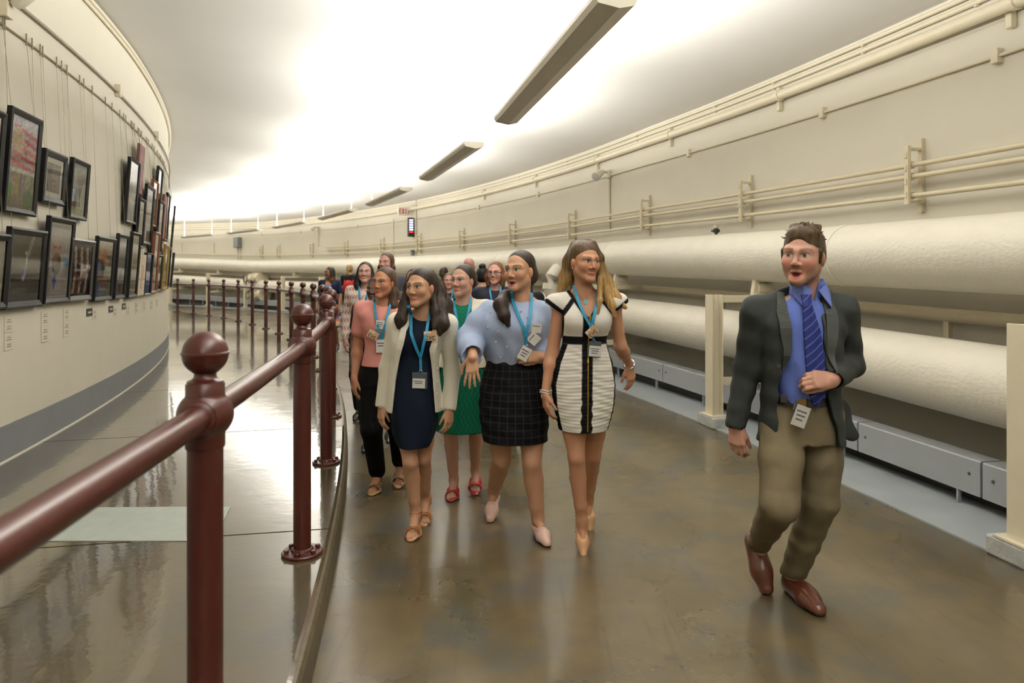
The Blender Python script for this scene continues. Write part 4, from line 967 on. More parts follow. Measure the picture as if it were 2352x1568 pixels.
def add_hand(S, W, d, n, side, sc=1.0, curl=0.5, spread=0.10, thumb_out=0.8, k=0.005, tips=None):
    """W wrist, d towards the fingers, n back of the hand, side=+1/-1 puts the thumb on +/- n x d"""
    d = unit(d); n = unit(np.array(n, float) - d * np.dot(n, d)); t = unit(np.cross(n, d)) * side; W = np.array(W, float)
    KN = [(.086, .027), (.089, .009), (.085, -.009), (.077, -.026)]
    LN = [(.040, .024, .020), (.045, .027, .021), (.041, .025, .021), (.031, .020, .018)]
    for i, ((a, b), ln) in enumerate(zip(KN, LN)):
        p = W + (d * a + t * b) * sc
        S.rc(W + t * b * .55 * sc + d * .004 * sc, p, .0155 * sc, .0125 * sc, .012 * sc)
        th = 0; q = p; sp = (1.2 - i * .8) * spread
        for j, l_ in enumerate(ln):
            th += curl * (0.55, 0.85, 0.6)[j]
            v = unit((d * math.cos(sp) + t * math.sin(sp)) * math.cos(th) - n * math.sin(th)); q2 = q + v * l_ * sc
            S.rc(q, q2, (.0092, .0084, .0076)[j] * sc, (.0084, .0076, .0062)[j] * sc, k * sc); q = q2
        if tips is not None: tips.append(q)
    p = W + (d * .018 + t * .020) * sc; v = unit(d * .75 + t * thumb_out - n * .30); q = p + v * .046 * sc
    S.rc(p, q, .0165 * sc, .0115 * sc, .012 * sc); v2 = unit(d * .95 + t * thumb_out * .35 - n * (.3 + curl * .3))
    q2 = q + v2 * .030 * sc; S.rc(q, q2, .0105 * sc, .0092 * sc, k * sc); v3 = unit(d + t * thumb_out * .1 - n * (.3 + curl * .5)); q3 = q2 + v3 * .024 * sc
    S.rc(q2, q3, .0092 * sc, .0072 * sc, k * sc)
    if tips is not None: tips.append(q3)
class Foot:
    """frame of a foot: origin under the heel, y to the toes, z up from the sole"""
    def __init__(s, heel, toe, sc=1.0, roll=0.0):
        s.o = np.array(heel, float); f = unit(np.array(toe, float) - s.o); up = V3(0, 0, 1); x = unit(np.cross(f, up)); u = np.cross(x, f)
        s.B = np.array([x, f, u]); s.sc = sc
    def w(s, x, y, z): return s.o + s.B.T @ (V3(x, y, z) * s.sc)
    def ankle(s): return s.w(0, .045, .085)
    def skin(s, S, heel=0.0, toes=True):
        c = s.sc
        S.rc(s.w(0, .045, .095), s.w(0, .032, .034), .033 * c, .029 * c, .02)
        if not toes: S.rc(s.w(0, .05, .075), s.w(0, .14, .032), .029 * c, .020 * c, .02); return
        S.rc(s.w(0, .05, .075), s.w(0, .14, .036), .031 * c, .026 * c, .02); S.rc(s.w(0, .035, .03), s.w(0, .16, .024), .027 * c, .022 * c, .02)
        for i, (x, y, r) in enumerate(((.026, .19, .0125), (.010, .192, .0095), (-.003, .186, .009), (-.016, .178, .0085), (-.027, .168, .008))):
            S.rc(s.w(x * .8, .14, .022), s.w(x, y - .01, .016), .016 * c, r * c, .010)
            S.rc(s.w(x, y - .01, .016), s.w(x * 1.04, y + .018, .011), r * c, r * .85 * c, .004)
    def mirror(s): s.B = np.array([-s.B[0], s.B[1], s.B[2]]); return s
def sdf_obj(S, name, m, parent, colfun=None):
    V, Q = S.extract(); me = mesh_np(name, V, Q, True, colfun(V) if colfun is not None else None)
    return put(name, me, m, parent), V
def const(c): L_ = np.array(lin(c)); return lambda V: np.tile(L_, (len(V), 1))
M_SKIN = mat('skin', (200, 150, 120), 0.48, attr='Col', bump=0.02, bscale=300, spec=0.35, sss=0.10)
M_CLOTH = mat('woven_cloth', (200, 200, 200), 0.8, attr='Col', bump=0.12, bscale=260, spec=0.12)
M_CLOTHS = mat('soft_cloth', (200, 200, 200), 0.75, attr='Col', bump=0.35, bscale=14, spec=0.12)
M_LEATH = mat('shoe_leather', (200, 200, 200), 0.32, attr='Col', bump=0.05, bscale=80, coat=0.2)
def hair_mat(name, rgb, rgb2=None, rough=0.38):
    m = mat(name, rgb, 0.5, attr='Col', var=0.45, vscale=1.0, bump=0.28, bscale=1.0, stretch=(160, 160, 9), spec=0.2)
    return m
M_HAIR = hair_mat('hair', (60, 45, 30))
M_LANY = mat('lanyard_blue', (18, 122, 158), 0.6)
M_BADGE = mat('badge_white', (226, 224, 220), 0.5); M_BADGEC = mat('badge_sleeve', (60, 66, 68), 0.25, spec=0.6)
M_CHROME = mat('chrome', (190, 190, 190), 0.2, metal=1.0); M_INK = mat('badge_ink', (70, 70, 74), 0.7)
M_TAN = mat('tag_tan', (196, 160, 120), 0.7); M_INKB = mat('tag_ink', (34, 30, 52), 0.7)
def front_y(V, x, z, r=0.014, default=None):
    m = (np.abs(V[:, 0] - x) < r) & (np.abs(V[:, 2] - z) < r)
    return float(V[m, 1].min()) if m.any() else default
def drape(Vs, pts, lift=0.005, n=26):
    """lay a path (x, z) over the front of the garments"""
    P = []; pts = [np.array(p, float) for p in pts]; seg = [np.linalg.norm(pts[i + 1] - pts[i]) for i in range(len(pts) - 1)]; tot = sum(seg)
    for i in range(len(pts) - 1):
        m = max(2, int(n * seg[i] / tot))
        for j in range(m + (i == len(pts) - 2)): P.append(pts[i] + (pts[i + 1] - pts[i]) * j / m)
    ys = []
    for x, z in P:
        c = [front_y(V, x, z) for V in Vs]; c = [v for v in c if v is not None]; ys.append(min(c) if c else np.nan)
    ys = np.array(ys)
    if np.isnan(ys).any():
        ok = ~np.isnan(ys); ys = np.interp(np.arange(len(ys)), np.nonzero(ok)[0], ys[ok]) if ok.any() else np.zeros(len(ys))
    for _ in range(2): ys[1:-1] = np.minimum(ys[1:-1], (ys[:-2] + ys[2:]) / 2)
    return [V3(p[0], y - lift, p[1]) for p, y in zip(P, ys)]
def ribbon(P, wd, name, m, parent, thick=0.0025, face=(0, -1, 0)):
    P = [np.array(p, float) for p in P]; V = []; n = len(P)
    wa = wd if hasattr(wd, '__len__') else [wd]; wds = np.interp(np.linspace(0, 1, n), np.linspace(0, 1, len(wa)), wa)
    for i, p in enumerate(P):
        wd = wds[i]; t = unit(P[min(i + 1, n - 1)] - P[max(i - 1, 0)]); f = np.array(face, float); f = unit(f - t * np.dot(f, t)); sd = np.cross(t, f)
        V += [p + sd * wd / 2 + f * thick, p - sd * wd / 2 + f * thick, p - sd * wd / 2 - f * thick * .2, p + sd * wd / 2 - f * thick * .2]
    Fs = [(i * 4 + q, i * 4 + (q + 1) % 4, i * 4 + 4 + (q + 1) % 4, i * 4 + 4 + q) for i in range(n - 1) for q in range(4)] + [(3, 2, 1, 0), tuple((n - 1) * 4 + q for q in range(4))]
    mb = MB(); mb.add(V, Fs); me = mb.mesh(name)
    bm = bmesh.new(); bm.from_mesh(me); bmesh.ops.recalc_face_normals(bm, faces=bm.faces); bm.to_mesh(me); bm.free()
    return put(name, me, m, parent)
def card(parent, name, c, wd, hg, m, rot=0.0, yaw=0.0, lines=0, tilt=0.0):
    M = Matrix.Rotation(yaw, 3, 'Z') @ Matrix.Rotation(rot, 3, 'Y') @ Matrix.Rotation(tilt, 3, 'X')
    o = MB().box((0, 0, 0), (wd, 0.003, hg)).obj(name, m, parent, bevel=0.0008); o.location = Vector(c); o.rotation_euler = M.to_euler()
    for q in range(lines):
        MB().box((wd * (-.05 + .03 * (q % 2)), -0.002, hg * (.22 - .2 * q)), (wd * (.72, .6, .5)[q % 3], 0.001, hg * .07)).obj('print_line', M_INK, o)
    return o
class Person:
    def __init__(s, d0, px, name='person'):
        s.d0 = d0; s.X0 = (px - CX) / F * d0; s.root = empty(name, (s.X0, d0, 0))
    def J(s, px, py, dy=0.0):
        d = s.d0 + dy; return V3((px - CX) / F * d - s.X0, dy, CAMZ - (py - HZ) / F * d)
    def floor(s, px, py):
        d = CAMZ * F / (py - HZ); return V3((px - CX) / F * d - s.X0, d - s.d0, 0.0)
    def sec(s, rows):
        """rows: (py, px left, px right, dy centre, depth half) -> loft sections"""
        out = []
        for py, a, b, dy, hd in rows:
            p, q = s.J(a, py, dy), s.J(b, py, dy); out.append((p[2], (p[0] + q[0]) / 2, dy, (q[0] - p[0]) / 2, hd))
        return out
    def tag(s, label): tag(s.root, label, 'person', 'people walking through the tunnel'); return s
def cvc_tag(P, c, sc, rot, parent=None):
    """small tan paper tag printed CVC"""
    wd, hg = 0.075 * sc, 0.055 * sc
    o = MB().box((0, 0, 0), (wd, 0.003, hg)).obj('paper_tag', M_TAN, parent or P.root, bevel=0.0008); o.location = Vector(c); o.rotation_euler = (0, rot, 0)
    MB().add([(-wd * .48, -0.002, hg * .46), (-wd * .48, -0.002, hg * .1), (-wd * .2, -.002, hg * .34), (0, -.002, hg * .2), (wd * .1, -.002, hg * .46)], [(0, 1, 2, 3, 4)]).obj('tag_print', M_BADGE, o)
    for i, ch in enumerate('CVC'):
        mb = MB(); cx = (-.27 + .27 * i) * wd; h2 = hg * .19; w2 = wd * .10; t = wd * .055; cz = -hg * .2
        if ch == 'C':
            mb.box((cx - w2 + t / 2, -0.0022, cz), (t, 0.001, 2 * h2)); mb.box((cx, -0.0022, cz + h2 - t / 2), (2 * w2, 0.001, t)); mb.box((cx, -0.0022, cz - h2 + t / 2), (2 * w2, 0.001, t))
        else:
            for q in (-1, 1): mb.box((cx + q * w2 * .5, -0.0022, cz), (t, 0.001, 2 * h2 * 1.05), Matrix.Rotation(q * .42, 3, 'Y'))
        mb.obj('letter', M_INKB, o)
    return o
def slot(S, rows, y1, k=0.006, y0=-1.0):
    """cut an upright opening through the front: rows of (z, x left, x right)"""
    A = np.array(sorted(rows), float); q = S.loc((A[:, 1].min() - .05, y0, A[0, 0] - .02), (A[:, 2].max() + .05, y1 + .02, A[-1, 0] + .02))
    if q is None: return
    sl, X, Y, Z = q; zz_ = Z.ravel(); xl = np.interp(zz_, A[:, 0], A[:, 1])[None, None, :]; xr = np.interp(zz_, A[:, 0], A[:, 2])[None, None, :]
    d = np.maximum(np.maximum(xl - X, X - xr), np.maximum(Y - y1, np.maximum(A[0, 0] - Z, Z - A[-1, 0]))).astype(np.float32)
    S.mix(sl, d, k, 's')
def add_leg(S, hip, knee, ank, rt=.078, rk=.050, rcf=.053, ra=.031, k=.03):
    hip, knee, ank = map(lambda v: np.array(v, float), (hip, knee, ank)); calf = lerp(knee, ank, .32) + V3(0, .014, 0); rcf *= .90; rk *= .93
    S.rc(hip, lerp(hip, knee, .55), rt, rt * .86, .02); S.rc(lerp(hip, knee, .55), knee, rt * .86, rk, .012); S.rc(knee, calf, rk, rcf, .010); S.rc(calf, lerp(knee, ank, .74), rcf, ra * 1.22, .010); S.rc(lerp(knee, ank, .74), ank, ra * 1.22, ra, .012)
    S.ell(knee + V3(0, -.010, .004), (rk * .62, rk * .80, rk * .9), None, .03)
def add_arm(S, sh, el, wr, rs=.043, re=.034, rw=.0235, k=.03):
    sh, el, wr = map(lambda v: np.array(v, float), (sh, el, wr)); S.rc(sh, el, rs, re, k); m = lerp(el, wr, .28); S.rc(el, m, re * .97, re * 1.03, k); S.rc(m, wr, re * 1.03, rw, k)
    S.rc(wr, wr + (wr - el) / max(np.linalg.norm(wr - el), 1e-6) * .02, rw, rw * .95, .01)
def locks(P, S, rows, k=0.02, flat=None):
    for pts, rs in rows: S.chain([P.J(*p) for p in pts], rs, k, 'u', flat)
def hair_cap(S, H, up=0.0, front=0.062, part=0.0, back=0.0, low=0.0):
    c = H.sc
    S.ell(H.w(0, -.022 - back, .040 + up), [.0785 * c, .0955 * c, .0825 * c], H.B, .02)
    S.ell(H.w(0, -.040 - back, -.012 - low), [.078 * c, .074 * c, .075 * c], H.B, .03)
    S.ell(H.w(part, .104, front - .091), [.0595 * c, .064 * c, .086 * c], H.B, .012, 's')
    S.ell(H.w(0, .050, -.080), [.064 * c, .080 * c, .075 * c], H.B, .012, 's')
def hair_col(base, tip=None, z0=None, z1=None, H=None):
    b = np.array(lin(base)) * .8
    def f(V):
        c = np.tile(b, (len(V), 1))
        n = np.sin(V[:, 0] * 310 + 5 * np.sin(V[:, 2] * 9)) * .5 + np.sin(V[:, 0] * 177 + V[:, 1] * 240 + 2) * .5
        if tip is not None:
            t = np.clip((z1 - V[:, 2]) / (z1 - z0), 0, 1)[:, None]; c = c * (1 - t) + np.array(lin(tip)) * t
        return c * (1 + .30 * n[:, None])
    return f
def pxf(P, V): return CX + (V[:, 0] + P.X0) / P.d0 * F, HZ + (CAMZ - V[:, 2]) * F / P.d0
def dline(px, py, a, b):
    a, b = np.array(a, float), np.array(b, float); ab = b - a; t = np.clip(((px - a[0]) * ab[0] + (py - a[1]) * ab[1]) / (ab @ ab), 0, 1)
    return np.hypot(px - a[0] - t * ab[0], py - a[1] - t * ab[1])
def lanyard(P, Vs, left, right, low, tail, badge=True, wd=.017, bsz=(.09, .062), rot=0.0):
    """two straps from the neck to a joint, a tail with ring and a badge; pixel positions"""
    J = lambda p: (P.J(*p)[0], P.J(*p)[2])
    la = ribbon(drape(Vs, [J(p) for p in left] + [J(low)], .006), wd, 'lanyard', M_LANY, P.root)
    ribbon(drape(Vs, [J(p) for p in right] + [J(low)], .007), wd, 'strap', M_LANY, la)
    t = drape(Vs, [J(low), J(tail)], .010); ribbon(t, wd * .9, 'strap_tail', M_LANY, la)
    e = t[-1]
    mb = MB(); n = 14; r = .010
    mb.tube([(e[0] + r * math.cos(2 * math.pi * q / n), e[1] - .004, e[2] - r + r * math.sin(2 * math.pi * q / n)) for q in range(n + 1)], .0017, 6, caps=False).obj('ring', M_CHROME, la, smooth=True)
    return la, e
FEM = dict(brow=(48, 34, 26), lips=(176, 92, 86))

def strands(P, rows, n, rgb, name='loose_strands', rad=.0011, spread=.9):
    """fine loose strands laid over hair locks given in pixels"""
    mb = MB(); rs_ = np.random.default_rng(5)
    for _ in range(n):
        pts, rs = rows[rs_.integers(len(rows))]; Q = [P.J(*p) for p in pts]; a = rs_.uniform(math.pi, 2 * math.pi); ph = rs_.uniform(0, 6.3); k = rs_.uniform(.75, 1.08) * spread
        q = []
        for i in range(len(Q) * 3 - 2):
            t = i / 3; j = min(int(t), len(Q) - 2); p = lerp(Q[j], Q[j + 1], t - j); r = rs[j] * (1 - (t - j)) + rs[j + 1] * (t - j)
            q.append(p + V3(math.cos(a) * r * k + .004 * math.sin(i * .9 + ph), math.sin(a) * r * k * .8, .0))
        mb.tube(q, rad, 4)
    return tag(mb.obj(name, mat('strand_%d_%d_%d' % rgb, rgb, .45, spec=.3), P.root, smooth=True), kind='stuff')
# ================================================================== the blonde woman in the white and black dress
def blonde():
    P = Person(3.84, 1340).tag('tall blonde woman in a fitted white and black zip dress and tan pumps'); R = P.root; J = P.J
    H = Head(J(1343, 601, -.03), yaw=25, pitch=-1, roll=-2, sc=.965); neck = J(1340, 676, .015)
    shl, shr = J(1287, 697, .01), J(1409, 697, .01); ell_, elr = J(1268, 812, .03), J(1425, 795, .06); wl, wr = J(1252, 902, -.02), J(1446, 838, .22)
    toe = P.floor(1340, 1267); fl = Foot(toe + V3(-.008, .135, .115), toe + V3(0, 0, .006), .92)
    toe2 = P.floor(1352, 1212); fr = Foot(toe2 + V3(.01, .13, .135), toe2 + V3(0, 0, .006), .92).mirror()
    kl, kr = J(1324, 1050, -.03), J(1362, 1045, .13)
    S = SDF((-.42, -.32, -.02), (.42, .55, 1.80), .0085, [(H.o - .13, H.o + .13, .0028), (wl - .09, wl + .09, .004), (V3(-.42, -.3, 0), V3(-.4, .5, .2), .006), (V3(wr[0] - .05, wr[1] - .09, wr[2] - .18), wr + .07, .0045), (V3(wl[0] - .06, wl[1] - .09, wl[2] - .19), wl + .05, .0045)])
    S.loft(P.sec([(950, 1290, 1392, 0, .085), (870, 1277, 1402, .01, .10), (778, 1299, 1388, .0, .080), (735, 1298, 1400, -.005, .085), (700, 1292, 1405, .005, .070), (682, 1312, 1378, .01, .052), (672, 1322, 1362, .01, .045)]), .03)
    S.rc(neck, shl, .045, .044, .03); S.rc(neck, shr, .045, .044, .03)
    add_head(S, H, neck, nr=.048)
    add_arm(S, shl, ell_, wl, .041, .033, .022); add_arm(S, shr, elr, wr, .041, .033, .022)
    add_hand(S, wl, V3(.10, -.10, -1), V3(-.9, -.35, 0), 1, .93, .55, .05, .45); add_hand(S, wr, V3(.14, .06, -1), V3(.6, -.8, 0), -1, .93, .5, .06, .5)
    add_leg(S, J(1314, 930, .02), kl, fl.ankle(), .074, .050, .052, .029); add_leg(S, J(1364, 930, .04), kr, fr.ankle(), .080, .050, .052, .029)
    fl.skin(S, toes=False); fr.skin(S, toes=False)
    tone = (208, 150, 112)
    _, Vb = sdf_obj(S, 'body', M_SKIN, R, lambda V: skin_color(V, H, tone, (84, 60, 40), (178, 100, 92), (.75, -.05), 0, blush=.08, browt=.8))
    # dress
    D = SDF((-.36, -.26, .68), (.36, .26, 1.58), .0038)
    def wob(th, Z): return (.0011 * np.sin(Z * 330 + 3.5 * np.sin(th * 1.5 + Z * 6)) + .0016 * np.sin(Z * 120 + 4 * np.sin(th * 2 + Z * 9))) * ((Z > .70) & (Z < 1.15)) + .0006 * np.sin(Z * 520) * (Z >= 1.21)
    D.loft(P.sec([(985, 1283, 1396, .0, .125), (935, 1273, 1409, 0, .128), (880, 1267, 1413, .005, .124), (830, 1276, 1406, .0, .108), (790, 1291, 1394, .0, .093), (778, 1292, 1393, .0, .092), (768, 1292, 1396, -.003, .094), (740, 1288, 1406, -.012, .108), (715, 1286, 1410, -.006, .096), (695, 1283, 1412, .004, .078), (680, 1302, 1388, .01, .062), (670, 1313, 1368, .012, .054)]), .0, wob=wob)
    for x in (1322, 1374): D.ell(J(x, 737, -.062), (.055, .048, .055), None, .045)
    for a, b in ((shl, J(1270, 694, .015)), (shr, J(1424, 692, .015))): D.rc(neck + (a - neck) * .35 + V3(0, 0, .01), a, .040, .056, .03); D.rc(a, b, .055, .047, .03)
    D.half(J(1262, 702) + V3(0, 0, 0), unit(V3(-.55, 0, -.85)), 0.0, (-.4, -.3, 1.2), (J(1288, 700)[0], .3, 1.5)); D.half(J(1436, 698), unit(V3(.55, 0, -.85)), 0.0, (J(1408, 700)[0], -.3, 1.2), (.4, .3, 1.5))
    # neckline
    slot(D, [(J(0, 726)[2], J(1347, 0)[0] - .002, J(1350, 0)[0]), (J(0, 690)[2], J(1322, 0)[0], J(1374, 0)[0]), (J(0, 655)[2], J(1305, 0)[0], J(1392, 0)[0])], .03, .006)
    D.ell(J(1342, 655, .0), (.085, .075, .075), None, .01, 's')
    W_, K_ = np.array(lin((240, 236, 226))), np.array(lin((9, 9, 10)))
    def dc(V):
        px, py = pxf(P, V); k = np.zeros(len(V))
        def sd(d):              # soft edge, d < 0 is black
            nonlocal k; k = np.maximum(k, np.clip(.5 - d / 1.6, 0, 1))
        sd(np.maximum(769 - py, py - 788)); xc = 1345 - (py - 800) * .02 + 1.6 * np.sin((py - 880) * .22) * (py > 905)
        sd(np.maximum(np.maximum(np.abs(px - xc) - 12.5, 716 - py), (V[:, 1] - .02) * 400))
        for a, b, w_ in (((1300, 655), (1347, 727), 7.5), ((1394, 655), (1350, 727), 7.5), ((1317, 684), (1287, 724), 5.5), ((1377, 684), (1411, 724), 5.5)): sd(dline(px, py, a, b) - w_)
        for a, b in (((1256, 690), (1290, 716)), ((1444, 688), (1410, 714))): sd(dline(px, py, a, b) - 5)
        sd(np.maximum(np.minimum(px - 1293.5, 1403 - px), np.maximum(720 - py, py - 770)))
        xl = np.interp(py, [787, 830, 880, 930, 985], [1303, 1287, 1276, 1279, 1291]); xr = np.interp(py, [787, 830, 880, 930, 985], [1390, 1401, 1409, 1405, 1391])
        sd(np.maximum(np.minimum(px - xl, xr - px), 787 - py))
        return W_ * (1 - k[:, None]) + K_ * k[:, None]
    _, Vd = sdf_obj(D, 'dress', M_CLOTH, R, dc)
    zp = drape([Vd], [(J(1350, 722)[0], J(0, 722)[2]), (J(1346, 800)[0], J(0, 800)[2]), (J(1344, 980)[0], J(0, 980)[2])], .001, 60)
    ribbon(zp, .006, 'zip', mat('brass', (190, 150, 60), 0.3, metal=1.0), R, .002)
    card(R, 'zip_pull', zp[0] + V3(0, -.006, -.02), .012, .04, MATS['brass'])
    # hair
    h = SDF((-.30, -.24, 1.20), (.34, .24, 1.78), .0045); hair_cap(h, H, .004, .060)
    LK = [([(1322, 566, .03), (1308, 600, .03), (1298, 640, .035), (1288, 664, .03)], [.035, .036, .036, .020]),
                 ([(1345, 570, .07), (1330, 640, .085), (1318, 668, .08)], [.06, .052, .03]),
                 ([(1362, 560, -.02), (1377, 592, -.03), (1384, 640, -.03), (1398, 690, -.05)], [.022, .022, .030, .024]),
                 ([(1370, 590, .03), (1390, 650, .02), (1412, 685, -.01), (1436, 706, -.03)], [.03, .042, .036, .012]),
                 ([(1385, 650, -.04), (1405, 700, -.075), (1413, 728, -.085)], [.020, .018, .007]), ([(1378, 640, -.06), (1378, 690, -.10), (1372, 722, -.11)], [.014, .012, .005])]
    locks(P, h, LK, .02, ((.3, 1, 0), .72)); strands(P, LK, 170, (150, 118, 70))
    sdf_obj(h, 'hair', M_HAIR, R, hair_col((78, 60, 38), (176, 140, 84), 1.38, 1.66))
    # lanyard, tag, badge, necklace, bracelets, ring
    Vs = [Vd, Vb]
    la, e = lanyard(P, Vs, [(1317, 655), (1325, 690), (1340, 726)], [(1375, 655), (1368, 690), (1357, 726)], (1353, 748), (1358, 776))
    cvc_tag(P, (J(1353, 757)[0], front_y(Vd, J(1353, 757)[0], J(0, 757)[2]) - .022, J(0, 757)[2]), .85, -.75, la)
    y = e[1] - .012; b = card(la, 'badge_sleeve', (J(1360, 797)[0], y, J(0, 797)[2]), .070, .085, M_BADGEC, .06); card(la, 'badge', (J(1361, 802)[0], y - .004, J(0, 801)[2]), .066, .058, M_BADGE, .08, lines=3)
    nk = drape(Vs, [(J(1322, 0)[0], J(0, 668)[2]), (J(1340, 0)[0], J(0, 690)[2]), (J(1362, 0)[0], J(0, 665)[2])], .002, 20)
    MB().tube(nk, .0012, 5).obj('necklace', M_CHROME, R); p = nk[len(nk) // 2]
    MB().lathe([(.001, -.003), (.014, -.002), (.014, .002), (.001, .003)], 20, p + V3(0, -.006, -.012), Matrix.Rotation(math.radians(90), 3, 'X')).obj('pendant', mat('turquoise', (150, 206, 214), .3), R, smooth=True)
    for q in (0, 1):
        c = lerp(ell_, wl, .93 + .05 * q); n = 20; MB().tube([c + V3(.030 * math.cos(a), .030 * math.sin(a), .004 * math.sin(a * 2)) for a in np.linspace(0, 2 * math.pi, n)], .0035, 6, caps=False).obj('bracelet', mat('pale_bead', (220, 210, 196), .4), R, smooth=True)
    c = lerp(elr, wr, .97); ax = unit(wr - elr); u = unit(np.cross(ax, V3(0, 1, 0))); v = np.cross(ax, u)
    MB().tube([c + (u * math.cos(a) + v * math.sin(a)) * .030 for a in np.linspace(0, 2 * math.pi, 20)], .007, 8, caps=False).obj('wristwatch', M_CHROME, R, smooth=True)
    MB().lathe([(.001, -.003), (.004, 0), (.001, .003)], 10, H.w(-.079, .0, -.040)).obj('earring', M_CHROME, R, smooth=True)
    for f, nm in ((fl, 0), (fr, 1)): pump(P, f, (206, 160, 118))
def shoe_sdf(lo=(-.08, -.05, -.16), hi=(.08, .30, .16), h=.0045): return SDF(lo, hi, h)
def place_shoe(P, f, S, colfun, m=None, name='shoe'):
    V, Q = S.extract(); c = colfun(V); V = f.o + (V * f.sc) @ f.B
    if np.linalg.det(f.B) < 0: Q = Q[:, ::-1]
    return put(name, mesh_np(name, V, np.ascontiguousarray(Q), True, c), m or M_LEATH, P.root)
def closed_shoe(S, toe=.018, wide=1.0, top=.062, open_=.075, y1=.225, high=False):
    w_ = ((1, 0, 0), 1.0)
    S.rc((0, .030, .030), (0, .15, .026), .034 * wide, .038 * wide, .02); S.rc((.004, .15, .024), (.006, y1, .016), .040 * wide, toe, .03)
    if high: S.rc((0, .032, .055), (0, .12, .038), .032 * wide, .030, .03)
    else: S.rc((0, .030, .042), (0, .045, .042), .031 * wide, .030, .02)
    S.ell((0, .045, top + .050), (.030 * wide, open_, .052), None, .008, 's'); S.half((0, 0, .0), (0, 0, -1))
def pump(P, f, rgb):
    S = shoe_sdf(); closed_shoe(S, .020, .94, .030, .112); b = f.B
    # slim heel that reaches the floor
    hb = f.o + b.T @ V3(0, .02, 0); dn = V3(0, 0, -1); loc = b @ dn; L_ = (hb[2] - .004) / f.sc
    S.rc((0, .022, .01), V3(0, .024, .006) + loc * max(L_ - .012, 0), .019, .007, .01)
    place_shoe(P, f, S, const(rgb))
blonde()

